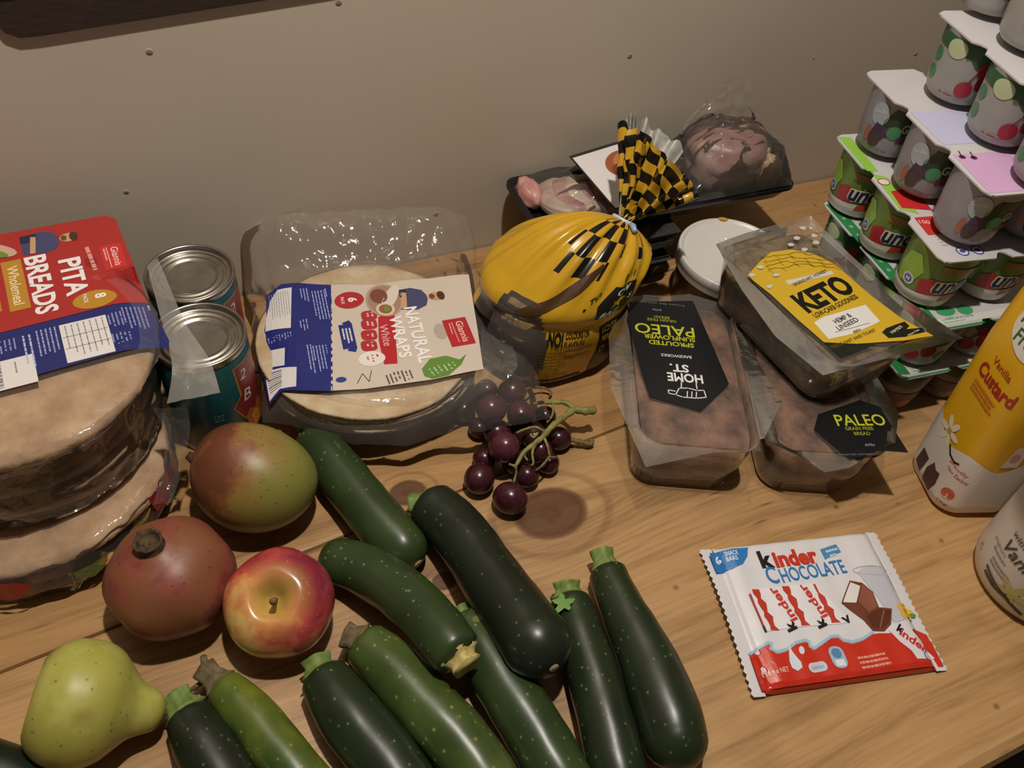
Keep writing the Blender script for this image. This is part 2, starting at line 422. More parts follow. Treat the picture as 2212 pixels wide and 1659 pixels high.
for i in range(3):
    V = []; F = []; nxs = 28; prof = [(0.0, -0.030), (0.0, -0.004), (0.0008, -0.0012), (0.0035, 0.0)]
    if i == 0: prof = [(0.004, -0.030), (0.0, -0.024), (0.0, -0.010), (0.003, -0.003), (0.010, 0.0)]
    back = [(0.0035, 0.0), (0.0008, -0.0012), (0.0, -0.004), (0.0, -0.030)]
    for a in range(nxs + 1):
        x = -0.75 + 2.0 * a / nxs
        y0, y1 = bounds[i](x) + 0.0006, bounds[i + 1](x) - 0.0006
        for o_, z in prof: V.append((x, y0 + o_, z + 0.75))
        for o_, z in back: V.append((x, y1 - o_, z + 0.75))
    k = len(prof) + len(back)
    for a in range(nxs):
        for q in range(k):
            r = (q + 1) % k; F.append((a * k + q, (a + 1) * k + q, (a + 1) * k + r, a * k + r))
    F.append(tuple(range(k))); F.append(tuple(nxs * k + q for q in range(k - 1, -1, -1)))
    mk('plank', V, F, wood_material(i + 1, TONES[i], KN[i]), tb, smooth=False)
legm = flat('pine_leg', '#8a5a30', rough=0.5, var=0.3, scale=20)
for x in (-0.66, 1.16):
    for y in (0.05, 0.57):
        V, F = box(x - 0.035, x + 0.035, y - 0.035, y + 0.035, 0, 0.722); mk('leg', V, F, legm, tb, smooth=False)
V, F = box(-0.66, 1.16, 0.05, 0.07, 0.62, 0.722); mk('apron', V, F, legm, tb, smooth=False)

# dark board on the wall, its lower left corner rounded
def atwall(px, py, y=WALLY):
    v = Vector(((px - CX) / FPX, (py - CY) / FPX, 1.0)); r = Vector((RX.dot(v), RY.dot(v), RZ.dot(v)))
    t = y / r.y; return Vector((r.x * t, y, CAMH + r.z * t))
sh = thing('wall_board', 'dark brown timber board fixed to the wall above the flatbread packs', 'board', (0.3, WALLY, 0.28))
O = [(-0.40, 0.0), (-0.385, -0.001), (-0.36, -0.0015), (-0.352, 0.002)]
pts = [(-0.371, 0.016), (-0.366, 0.006), (-0.358, 0.001), (-0.345, 0.0), (0.35, 0.0), (0.35, 0.16), (-0.371, 0.16)]
def shv(x, z): return z + 0.075 * (x + 0.36)
V = [(x, -0.004, shv(x, z)) for x, z in pts] + [(x, -0.0005, shv(x, z)) for x, z in pts]; n_ = len(pts)
F = [tuple(range(n_)), tuple(range(2 * n_ - 1, n_ - 1, -1))] + [(i, (i + 1) % n_ + 0, (i + 1) % n_ + n_, i + n_) for i in range(n_)]
F = [F[0], F[1]] + [(i, i + n_, (i + 1) % n_ + n_, (i + 1) % n_) for i in range(n_)]
bd = mk('board', V, F, flat('dark_timber', '#3a2d24', rough=0.5, hex2='#2c211a', scale=30, stretch=(2, 10, 20)), sh, smooth=False)
V, F = box(-0.368, 0.35, -0.0052, -0.0038, 0.030, 0.0335)
mk('moulding', [(v.x, v.y, shv(v.x, v.z)) for v in V], F, flat('dark_timber_edge', '#241a14', rough=0.5), sh, smooth=False)

# ------------------------------------------------------------ fruit materials
def fruit_material(name, stops, axis, lo, hi, nscale=9.0, namt=0.5, speck=None, rough=0.35, bump=0.05, sscale=90, ssize=0.12, streak=None, spots=()):
    """skin colour that runs across the fruit (its own blush), broken up by noise, with small specks"""
    m, nt, b = nodes(name); setp(b, Roughness=rough, Specular_IOR_Level=0.45); L = nt.links
    tc = N(nt, 'ShaderNodeTexCoord')
    dt = N(nt, 'ShaderNodeVectorMath', operation='DOT_PRODUCT'); dt.inputs[1].default_value = Vector(axis).normalized(); L.new(tc.outputs['Object'], dt.inputs[0])
    mr = N(nt, 'ShaderNodeMapRange'); mr.inputs[1].default_value = lo; mr.inputs[2].default_value = hi; L.new(dt.outputs['Value'], mr.inputs[0])
    src = tc.outputs['Object']
    if streak:
        mp = N(nt, 'ShaderNodeMapping'); mp.inputs['Scale'].default_value = streak; L.new(src, mp.inputs[0]); s2 = mp.outputs[0]
    else: s2 = src
    nz1 = N(nt, 'ShaderNodeTexNoise', Scale=nscale, Detail=5.0, Roughness=0.6); L.new(s2, nz1.inputs['Vector'])
    ad = N(nt, 'ShaderNodeMath', operation='MULTIPLY_ADD'); ad.inputs[1].default_value = namt; L.new(nz1.outputs['Fac'], ad.inputs[0])
    sb = N(nt, 'ShaderNodeMath', operation='SUBTRACT'); sb.inputs[1].default_value = namt * 0.5; L.new(mr.outputs[0], sb.inputs[0]); L.new(sb.outputs[0], ad.inputs[2])
    cr = N(nt, 'ShaderNodeValToRGB'); els = cr.color_ramp.elements
    els[0].position = stops[0][0]; els[0].color = S(stops[0][1]); els[1].position = stops[-1][0]; els[1].color = S(stops[-1][1])
    for p, c in stops[1:-1]: els.new(p).color = S(c)
    L.new(ad.outputs[0], cr.inputs[0]); col = cr.outputs[0]
    if speck:
        vo = N(nt, 'ShaderNodeTexVoronoi', Scale=sscale); L.new(src, vo.inputs['Vector'])
        ml = N(nt, 'ShaderNodeMapRange'); ml.inputs[1].default_value = ssize * 0.5; ml.inputs[2].default_value = ssize; ml.inputs[3].default_value = 0.75; ml.inputs[4].default_value = 0.0
        L.new(vo.outputs['Distance'], ml.inputs[0])
        mx = N(nt, 'ShaderNodeMix', data_type='RGBA'); mx.inputs[7].default_value = S(speck); L.new(col, mx.inputs[6]); L.new(ml.outputs[0], mx.inputs[0]); col = mx.outputs[2]
    for sp, sr, sc in spots:      # bruises with a place of their own on the skin
        ds = N(nt, 'ShaderNodeVectorMath', operation='DISTANCE'); ds.inputs[1].default_value = sp; L.new(src, ds.inputs[0])
        nn_ = N(nt, 'ShaderNodeMath', operation='MULTIPLY_ADD'); nn_.inputs[1].default_value = -sr * 0.9; L.new(nz1.outputs['Fac'], nn_.inputs[0]); L.new(ds.outputs['Value'], nn_.inputs[2])
        mq = N(nt, 'ShaderNodeMapRange'); mq.inputs[1].default_value = 0.0; mq.inputs[2].default_value = sr; mq.inputs[3].default_value = 0.8; mq.inputs[4].default_value = 0.0; L.new(nn_.outputs[0], mq.inputs[0])
        mz = N(nt, 'ShaderNodeMix', data_type='RGBA'); mz.inputs[7].default_value = S(sc); L.new(col, mz.inputs[6]); L.new(mq.outputs[0], mz.inputs[0]); col = mz.outputs[2]
    L.new(col, b.inputs['Base Color'])
    if bump:
        n2 = N(nt, 'ShaderNodeTexNoise', Scale=45.0, Detail=3.0); L.new(src, n2.inputs['Vector'])
        bp = N(nt, 'ShaderNodeBump', Strength=bump, Distance=0.003); L.new(n2.outputs['Fac'], bp.inputs['Height']); L.new(bp.outputs[0], b.inputs['Normal'])
    return m
def aligned(V, axis, c):
    """turn shapes built along +z so that +z points along axis, centred on c"""
    q = Vector((0, 0, 1)).rotation_difference(Vector(axis).normalized())
    return [q @ Vector(v) + Vector(c) for v in V]
def sph(prof_fn, n=56, m=40):
    V = [Vector((0, 0, prof_fn(0)[1]))]; F = []
    for i in range(1, m):
        r, z = prof_fn(i / m)
        for j in range(n):
            a = 2 * PI * j / n; V.append(Vector((r * math.cos(a), r * math.sin(a), z)))
    V.append(Vector((0, 0, prof_fn(1)[1]))); l = len(V) - 1
    for j in range(n): F.append((0, 1 + (j + 1) % n, 1 + j))
    for i in range(m - 2):
        for j in range(n):
            a = 1 + i * n; F.append((a + j, a + (j + 1) % n, a + n + (j + 1) % n, a + n + j))
    a = 1 + (m - 2) * n
    for j in range(n): F.append((a + j, a + (j + 1) % n, l))
    return V, F

# apple
c = at(605, 1302, 0.036); ax = Vector((-0.16, -0.30, 0.93)).normalized()
ap = thing('apple', 'shiny red and yellow apple with its stalk up, between the pomegranate and the courgettes', 'apple', (c.x, c.y, 0))
def apf(t):
    th = t * PI; r = 0.0385
    R_ = r * math.sin(th) ** 0.92 * (1 + 0.06 * math.cos(th)); z = r * 0.92 * math.cos(th)
    z -= 0.019 * math.exp(-(R_ / 0.0105) ** 2) * (1 if th < PI / 2 else 0); z += 0.007 * math.exp(-(R_ / 0.009) ** 2) * (1 if th > PI / 2 else 0)
    return R_, z
V, F = sph(apf)
V = [Vector((v.x * (1 + 0.018 * math.cos(5 * math.atan2(v.y, v.x)) * (0.4 + v.z / 0.06)), v.y * (1 + 0.018 * math.cos(5 * math.atan2(v.y, v.x))), v.z)) for v in V]
cz = 0.0362
V = aligned(V, ax, (0, 0, cz)); dz = min(v.z for v in V); V = [v - Vector((0, 0, dz)) for v in V]; cz -= dz
apm = fruit_material('apple_skin', [(0.0, '#cdbd74'), (0.22, '#d3a862'), (0.40, '#cf7f52'), (0.60, '#bb4c44'), (1.0, '#84283a')], (0.80, 0.45, 0.25), -0.046, 0.044, nscale=40, namt=1.7, speck='#e9cf9a', sscale=210, ssize=0.10, rough=0.24, bump=0.0, spots=[(ax * (cz + 0.0) * 0 + Vector((ax.x * .024, ax.y * .024, cz + ax.z * .024)), .020, '#b8a24e')])
mk('skin', V, F, apm, ap)
q0 = Vector((0, 0, cz)) + ax * 0.018
V, F = tube([q0, q0 + ax * 0.009 + Vector((0.001, -0.001, 0)), q0 + ax * 0.019 + Vector((0.001, -0.004, 0))], [0.0019, 0.0016, 0.0026], n=8)
mk('stalk', V, F, flat('apple_stalk', '#6a5630', rough=0.7), ap)

# mango
c = at(549, 1037, 0.040)
mg = thing('mango', 'speckled green mango with a reddish brown shoulder, in front of the tins', 'mango', (c.x, c.y, 0))
V, F = sph(lambda t: (0.0415 * math.sin(t * PI) ** 0.95, 0.0485 * math.cos(t * PI)), 52, 36)
def mgd(v):
    v = Vector((v.x * (1.02 + 0.05 * v.z / 0.05), v.y * 0.98, v.z)); return v + Vector((0.004 * (v.z / 0.05) ** 2, 0, 0))
V = aligned([mgd(v) for v in V], (-0.80, 0.55, 0.22), (0, 0, 0.04)); dz = min(v.z for v in V); V = [v - Vector((0, 0, dz)) for v in V]
mgm = fruit_material('mango_skin', [(0.0, '#77793a'), (0.45, '#7f7838'), (0.68, '#8a7038'), (0.84, '#83552f'), (1.0, '#6a3d28')], (-0.80, 0.45, 0.40), -0.04, 0.050, nscale=26, namt=1.6, speck='#473a1e', sscale=210, ssize=0.2, rough=0.42, bump=0.08)
mk('skin', V, F, mgm, mg)
ts = aligned([(0, 0, 0.046), (0, 0, 0.0495), (0.001, 0, 0.0535)], (-0.80, 0.55, 0.22), (0, 0, 0.04 - dz))
V, F = tube(ts, [0.006, 0.0042, 0.003], n=10); mk('stem_scar', V, F, flat('mango_scar', '#4d3420', rough=0.8, var=0.3, scale=300), mg)

# pomegranate
c = at(371, 1248, 0.040); ax = Vector((-0.12, 0.10, 0.98)).normalized()
pg = thing('pomegranate', 'dull brownish red pomegranate with a dark dry crown, in front of the flatbread packs', 'pomegranate', (c.x, c.y, 0))
def pgf(t):
    th = t * PI; r = 0.0438; return r * math.sin(th) ** 0.9 * (1 + 0.02 * math.cos(th)), r * 0.9 * math.cos(th) + (0.002 if th < 0.3 else 0)
V, F = sph(pgf)
def pgd(v):
    a = math.atan2(v.y, v.x); k = 1 + 0.03 * math.cos(6 * a + 0.6) * (1 - abs(v.z) / 0.05) + 0.02 * nz(v.x * 30, v.y * 30, v.z * 30); return Vector((v.x * k, v.y * k, v.z))
V = aligned([pgd(v) for v in V], ax, (0, 0, 0.04)); dz = min(v.z for v in V); V = [v - Vector((0, 0, dz)) for v in V]
pgm = fruit_material('pomegranate_skin', [(0.0, '#40251d'), (0.30, '#522d24'), (0.5, '#613a31'), (0.7, '#7a4038'), (0.85, '#8a4839'), (1.0, '#7e4d33')], ax, -0.055, 0.060, nscale=34, namt=2.4, speck='#3f261a', sscale=160, ssize=0.16, rough=0.45, bump=0.25)
mk('skin', V, F, pgm, pg)
V = []; F = []; n_ = 24
for i, (r, z) in enumerate([(0.0125, 0.036), (0.0095, 0.0405), (0.0088, 0.0455), (0.0098, 0.0500), (0.0082, 0.0497), (0.0074, 0.0465), (0.0066, 0.0438), (0.0005, 0.0436)]):
    for j in range(n_):
        a = 2 * PI * j / n_; k = 0.0026 * max(0, math.cos(6 * a)) if i in (3, 4) else 0
        V.append((r * math.cos(a), r * math.sin(a), z + k - (0.002 if i in (3, 4) else 0)))
for i in range(7):
    for j in range(n_):
        k = (j + 1) % n_; F.append((i * n_ + j, i * n_ + k, (i + 1) * n_ + k, (i + 1) * n_ + j))
mk('crown', aligned(V, ax, (0, 0, 0.04 - dz)), F, flat('dry_crown', '#5a4528', rough=0.85, hex2='#21170f', scale=150, bump=0.3), pg)

# pear, lying on its side with the neck towards the courgettes
c0 = at(176, 1522, 0.036); c1 = at(338, 1545, 0.016)
pe = thing('pear', 'yellow green pear lying on its side with brown spots', 'pear', (c0.x, c0.y, 0))
d = Vector((c1.x - c0.x, c1.y - c0.y, -0.016)).normalized()
prof = [(0, 0), (0.02, 0.0125), (0.06, 0.0220), (0.14, 0.0315), (0.26, 0.0378), (0.38, 0.0392), (0.5, 0.0382), (0.61, 0.0335), (0.70, 0.0255), (0.775, 0.0188), (0.86, 0.0150), (0.94, 0.0118), (0.985, 0.0068), (1, 0)]
V, F = sph(lambda t: (max(0, smooth1(prof, t)), -0.034 + 0.086 * t + (0.006 * math.exp(-(t / 0.05) ** 2))), 48, 44)
def ped(v):
    k = 1 + 0.012 * nz(v.x * 22, v.y * 22, v.z * 22);  return Vector((v.x * k + 0.0, v.y * k, v.z))
q = aligned([ped(v) for v in V], d, (0, 0, 0.036)); dz = min(v.z for v in q); V = [v - Vector((0, 0, dz)) for v in q]
pem = fruit_material('pear_skin', [(0.0, '#85843a'), (0.35, '#a09f48'), (0.65, '#adaa58'), (1.0, '#a09c48')], (0.2, -0.6, 0.6), -0.05, 0.05, nscale=36, namt=2.2, speck='#6d5f26', sscale=150, ssize=0.17, rough=0.42, bump=0.14, spots=[(Vector((-.012, .030, .055)), .012, '#6a5224'), (Vector((-.038, -.004, .050)), .007, '#7a6a30'), (Vector((0.006, -.022, .066)), .006, '#8a7434')])
mk('skin', V, F, pem, pe)
tt = aligned([(0, 0, 0.049), (0, 0, 0.055), (0.002, 0, 0.061)], d, (0, 0, 0.036 - dz)); V, F = tube(tt, [0.0022, 0.0017, 0.0022], n=8)
mk('stalk', V, F, flat('pear_stalk', '#4a3a22', rough=0.8), pe)
# ------------------------------------------------------------ courgettes
def courgette_material(name, dark, light, fleck, amt=0.5, rough=0.34, fsize=0.12):
    m, nt, b = nodes(name); setp(b, Roughness=rough, Specular_IOR_Level=0.5); L = nt.links
    tc = N(nt, 'ShaderNodeTexCoord')
    n1 = N(nt, 'ShaderNodeTexNoise', Scale=22.0, Detail=4.0); L.new(tc.outputs['Object'], n1.inputs['Vector'])
    mr = N(nt, 'ShaderNodeMapRange'); mr.inputs[1].default_value = 0.35; mr.inputs[2].default_value = 0.7; mr.inputs[4].default_value = amt; L.new(n1.outputs['Fac'], mr.inputs[0])
    mx = N(nt, 'ShaderNodeMix', data_type='RGBA'); mx.inputs[6].default_value = S(dark); mx.inputs[7].default_value = S(light); L.new(mr.outputs[0], mx.inputs[0])
    vo = N(nt, 'ShaderNodeTexVoronoi', Scale=140.0); L.new(tc.outputs['Object'], vo.inputs['Vector'])
    ms = N(nt, 'ShaderNodeMapRange'); ms.inputs[1].default_value = fsize * 0.6; ms.inputs[2].default_value = fsize * 1.5; ms.inputs[3].default_value = 0.95; ms.inputs[4].default_value = 0.0; L.new(vo.outputs['Distance'], ms.inputs[0])
    n2 = N(nt, 'ShaderNodeTexNoise', Scale=60.0); L.new(tc.outputs['Object'], n2.inputs['Vector'])
    mu = N(nt, 'ShaderNodeMath', operation='MULTIPLY'); L.new(ms.outputs[0], mu.inputs[0]); L.new(n2.outputs['Fac'], mu.inputs[1])
    m2 = N(nt, 'ShaderNodeMix', data_type='RGBA'); m2.inputs[7].default_value = S(fleck); L.new(mx.outputs[2], m2.inputs[6]); L.new(mu.outputs[0], m2.inputs[0])
    # a few pale scuffs
    v2 = N(nt, 'ShaderNodeTexVoronoi', Scale=24.0); L.new(tc.outputs['Object'], v2.inputs['Vector'])
    m3 = N(nt, 'ShaderNodeMapRange'); m3.inputs[1].default_value = 0.06; m3.inputs[2].default_value = 0.10; m3.inputs[3].default_value = 0.45; m3.inputs[4].default_value = 0.0; L.new(v2.outputs['Distance'], m3.inputs[0])
    m4 = N(nt, 'ShaderNodeMix', data_type='RGBA'); m4.inputs[7].default_value = S('#8c8a52'); L.new(m2.outputs[2], m4.inputs[6]); L.new(m3.outputs[0], m4.inputs[0])
    L.new(m4.outputs[2], b.inputs['Base Color'])
    bp = N(nt, 'ShaderNodeBump', Strength=0.06, Distance=0.003); L.new(n2.outputs['Fac'], bp.inputs['Height']); L.new(bp.outputs[0], b.inputs['Normal'])
    return m
CM = {'dark': courgette_material('courgette_dark', '#1d2617', '#29361e', '#7d8a52', 0.7),
      'mid': courgette_material('courgette_green', '#28371c', '#3a4925', '#8d9a58', 0.8),
      'black': courgette_material('courgette_blackish', '#191f16', '#232b1b', '#6c7a50', 0.6),
      'light': courgette_material('courgette_light', '#31401d', '#4f5e2b', '#9aa658', 1.0, fsize=0.15),
      'yellow': courgette_material('courgette_yellowing', '#2c451d', '#707826', '#a4a24c', 1.0)}
STEM = flat('courgette_stem', '#7d8f4c', rough=0.7, hex2='#56702f', scale=120, bump=0.3)
SCAR = flat('courgette_scar', '#b79f78', rough=0.8, hex2='#8d7450', scale=200)
DRY = flat('courgette_dry_stem', '#7a6c4c', rough=0.85, hex2='#54462f', scale=150, bump=0.3)
CREAM = flat('courgette_cut_stem', '#c7b777', rough=0.75, hex2='#a08c4c', scale=130, bump=0.3)
def courgette(label, path, mat, stem, stemmat=STEM, stemr=0.0095, scar=True, flip=False, stemlen=1.0):
    """path: (px, py, z, radius) along the body from the stem end to the blossom end; stem: (px, py, z) of the stem's tip"""
    P = [at(x, y, z) for x, y, z, r in path]; R_ = [r for *_, r in path]
    base = Vector((sum(p.x for p in P) / len(P), sum(p.y for p in P) / len(P), 0))
    t = thing('courgette', label, 'courgette', base, (0, 0, 0), 'courgettes lying on the table')
    C4 = catmull([(p.x, p.y, p.z) for p in P], 8); Rr = [v.x for v in catmull([(r, 0, 0) for r in R_], 8)]
    # stem stub
    st = at(*stem)
    a = (C4[1] - C4[0]).normalized(); b = (C4[-1] - C4[-2]).normalized()
    r0, r1 = Rr[0], Rr[-1]
    head = [(C4[0] - a * r0 * k, r0 * s) for k, s in ((0.30, 0.52), (0.24, 0.74), (0.12, 0.90))]
    tail = [(C4[-1] + b * r1 * k, r1 * s) for k, s in ((0.25, 0.955), (0.48, 0.84), (0.66, 0.68), (0.80, 0.48), (0.87, 0.30), (0.88, 0.14))]
    pp = [h[0] for h in head] + C4 + [h[0] for h in tail]; rr = [h[1] for h in head] + Rr + [h[1] for h in tail]
    V, F = tube(pp, rr, n=30, ridge=0.012, ridges=5)
    V = [v + Vector((1, 1, 1)) * 0.0006 * nz(v.x * 60, v.y * 60, v.z * 60) for v in V]
    zmin = min(v.z for v in V)
    if zmin < 0.0: V = [Vector((v.x, v.y, max(v.z, 0.0002))) for v in V]
    body = mk('body', V, F, CM[mat], t, world=True)
    s0 = C4[0] - a * r0 * 0.2; dr = st - s0; L_ = dr.length
    V, F = tube([s0 + dr * q for q in (0, 0.2, 0.55, 0.85, 1.0)], [stemr * 1.35, stemr * 1.05, stemr * 0.85, stemr * 0.95, stemr], n=20, ridge=0.10, ridges=5)
    mk('stem', V, F, stemmat, t, world=True)
    if scar:
        e = C4[-1] + b * r1 * 0.88
        V, F = tube([e - b * 0.001, e + b * 0.0008], [0.0044, 0.0034], n=12); mk('blossom_scar', V, F, SCAR, t, world=True)
    return t
courgette('straight green courgette touching the clear corner of the wraps pack, beside the mango', [(678, 948, .0195, .0165), (705, 985, .021, .0195), (765, 1062, .021, .0205), (830, 1140, .021, .0205), (872, 1185, .0205, .0195)], 'mid', (660, 914, .022), stemr=.010)
courgette('big curved dark courgette with a shiny rounded end lying across two others', [(930, 1092, .022, .0205), (985, 1143, .0250, .0225), (1047, 1230, .0310, .0232), (1105, 1315, .0385, .0242), (1160, 1392, .0470, .0250)], 'black', (886, 1088, .018), stemr=.0085)
courgette('bent green courgette with a cream broken stem, its far end against the apple', [(985, 1410, .051, .0180), (965, 1385, .050, .0188), (915, 1325, .042, .0192), (850, 1268, .032, .0195), (780, 1228, .024, .0195), (735, 1212, .021, .0180)], 'mid', (1008, 1440, .052), stemmat=CREAM, stemr=.0108, scar=False)
courgette('light speckled green courgette with a brown stem end', [(790, 1392, .020, .0165), (850, 1448, .021, .0200), (920, 1525, .0215, .0213), (990, 1602, .0215, .0213), (1050, 1682, .021, .0205), (1085, 1735, .020, .0185)], 'light', (744, 1372, .020), stemmat=DRY, stemr=.0095)
courgette('short dark courgette with a green stem, nearest below the apple', [(700, 1465, .019, .0170), (748, 1537, .021, .0210), (808, 1612, .0215, .0215), (868, 1692, .0215, .0215), (915, 1765, .020, .0195)], 'dark', (682, 1422, .020), stemr=.0105)
courgette('green courgette half hidden under the bent one with the cream stem', [(1010, 1345, .019, .0170), (1045, 1402, .0205, .0200), (1092, 1482, .021, .0208), (1142, 1562, .021, .0208), (1192, 1645, .021, .0205), (1245, 1735, .020, .0190)], 'mid', (990, 1318, .019))
courgette('dark courgette with a small green leaf scrap near its stem', [(1230, 1300, .018, .0155), (1255, 1380, .0190, .0180), (1283, 1468, .0195, .0190), (1308, 1560, .0200, .0196), (1330, 1645, .0200, .0196), (1350, 1730, .019, .0180)], 'dark', (1222, 1258, .021), stemr=.0105)
courgette('pear shaped dark courgette with a cut green stem, beside the chocolate bar pack', [(1312, 1238, .018, .0150), (1342, 1310, .0195, .0175), (1388, 1405, .0215, .0210), (1423, 1490, .0235, .0232), (1446, 1555, .0240, .0236), (1458, 1598, .0232, .0226)], 'dark', (1297, 1190, .020), stemr=.0095)
courgette('yellowing green courgette with a grey dry stem, beside the pear', [(484, 1486, .0165, .0125), (531, 1534, .0170, .0158), (592, 1610, .0172, .0168), (656, 1688, .0172, .0168), (708, 1763, .0165, .0152)], 'yellow', (440, 1446, .0155), stemmat=DRY, stemr=.0085)
courgette('blackish courgette with a pale green stem, between the pear and the yellowing one', [(408, 1549, .018, .0150), (440, 1610, .0190, .0185), (486, 1688, .0195, .0192), (530, 1768, .019, .0180)], 'black', (376, 1504, .019), stemr=.0105)
courgette('dark courgette end at the table corner in front of the pear', [(95, 1725, .018, .017), (35, 1692, .020, .0200), (-50, 1668, .021, .0208), (-140, 1655, .020, .0190)], 'black', (125, 1752, .018))
# leaf scrap and twig
l0 = at(1218, 1297, .040)
leaf = thing('leaf_scrap', 'small bright green leaf scrap stuck on a dark courgette', 'leaf', (l0.x, l0.y, 0.0362))
V = [(0, 0, 0.0005)]; n_ = 18
for k in range(n_):
    a = 2 * PI * k / n_; r = 0.0062 + 0.0022 * math.cos(5 * a) + 0.001 * math.cos(3 * a + 1); V.append((r * math.cos(a) * 1.15, r * math.sin(a), -0.6 * (r * 0.5) ** 2 / 0.02))
mk('blade', V, [(0, 1 + k, 1 + (k + 1) % n_) for k in range(n_)], flat('leaf_green', '#5e8a34', rough=0.6), leaf)
tw = [at(440, 1418, .026), at(442, 1436, .020), at(447, 1452, .018)]; base = tw[1].copy(); base.z = 0
twg = thing('dry_twig', 'small dry grey twig at the stem of the yellowing courgette', 'twig', base)
V, F = tube(tw, [.0024, .0026, .003], n=8); mk('bark', V, F, DRY, twg, world=True)
V, F = tube([at(446, 1466, .014), at(425, 1482, .010), at(404, 1496, .009)], [.0016, .0018, .0016], n=8); mk('twig_fork', V, F, DRY, twg, world=True)

# ------------------------------------------------------------ grapes
def cp(x, y): return (940 + x / 4.1475, 800 + y / 4.1475)
gm = fruit_material('grape_skin', [(0.0, '#2c1218'), (0.5, '#3c191f'), (1.0, '#522830')], (0, 0, 1), 0.0, 0.05, nscale=60, namt=1.0, speck='#7a4d4a', sscale=400, ssize=0.12, rough=0.25, bump=0.0)
g0 = at(1100, 960, 0)
gr = thing('grape_bunch', 'small bunch of dark red grapes on a green stalk, beside the wraps pack', 'grapes', (g0.x, g0.y, 0))
GR = [(260, 350, 112, .0115), (505, 345, 130, .027), (690, 190, 128, .016), (765, 400, 122, .025), (390, 515, 92, .0105), (560, 560, 118, .022), (620, 690, 132, .033),
      (440, 790, 95, .0105), (395, 975, 130, .0125), (670, 1150, 138, .0135), (815, 940, 108, .0115), (1015, 830, 95, .010), (1105, 610, 108, .0115), (985, 410, 95, .012),
      (890, 590, 112, .018), (940, 720, 105, .020), (455, 180, 105, .011), (760, 560, 110, .012), (720, 820, 110, .012)]
gp = []
for x, y, r, z in GR:
    p = at(*cp(x, y), z); rr = r / 4.1475 * 0.00042
    gp.append((p, rr))
    V, F = sph(lambda t: (rr * math.sin(t * PI), rr * 1.07 * math.cos(t * PI)), 24, 16)
    ax = Vector((random.uniform(-1, 1), random.uniform(-1, 1), random.uniform(-.3, .6)))
    V = aligned(V, ax, (p.x, p.y, max(p.z, rr * 1.02)))
    mk('grape', V, F, gm, gr, world=True)
STK = flat('grape_stalk', '#8a8a48', rough=0.7, hex2='#6a6034', scale=120)
DST = flat('grape_stalk_dry', '#5a4630', rough=0.8, hex2='#7a6a44', scale=150)
def stalk(pts, r, m=STK, name='stalk'):
    P = catmull([at(*cp(x, y), z) for x, y, z in pts], 5); n_ = len(P)
    V, F = tube(P, [lerp(r[0], r[1], i / (n_ - 1)) * (1 + 0.12 * math.sin(i * 1.7)) for i in range(n_)], n=8); mk(name, V, F, m, gr, world=True)
stalk([(1425, 355, .030), (1340, 365, .032), (1250, 355, .034), (1150, 420, .036), (1050, 500, .037), (960, 600, .036), (860, 680, .036), (790, 740, .035), (720, 860, .034)], (.0040, .0016))
stalk([(1250, 350, .034), (1170, 290, .033), (1060, 285, .032), (950, 290, .032), (880, 300, .031)], (.0026, .0014))
for a in ([(720, 860, .034), (660, 840, .034)], [(720, 860, .034), (725, 920, .028), (700, 1010, .022)], [(1000, 560, .037), (900, 510, .036), (800, 530, .036), (730, 560, .036)], [(980, 610, .036), (1010, 690, .033), (1030, 770, .028), (1090, 780, .022)],
          [(1030, 770, .028), (960, 850, .026), (900, 900, .022)], [(900, 650, .036), (870, 740, .034), (880, 830, .030), (860, 850, .028)], [(1060, 300, .032), (1050, 400, .030), (1000, 470, .028)], [(830, 690, .036), (800, 760, .033), (830, 810, .030)], [(920, 560, .037), (880, 600, .036), (850, 570, .038)]):
    stalk(a, (.0013, .0010), DST if random.random() < 0.45 else STK, 'stalklet')
stalk([(1210, 620, .010), (1300, 640, .008), (1390, 660, .006), (1400, 630, .006)], (.0022, .0026), DST, 'stalklet')
stalk([(810, 170, .022), (900, 150, .012), (1000, 165, .008), (1040, 200, .006), (1025, 225, .006)], (.0012, .0012), DST, 'stalklet')

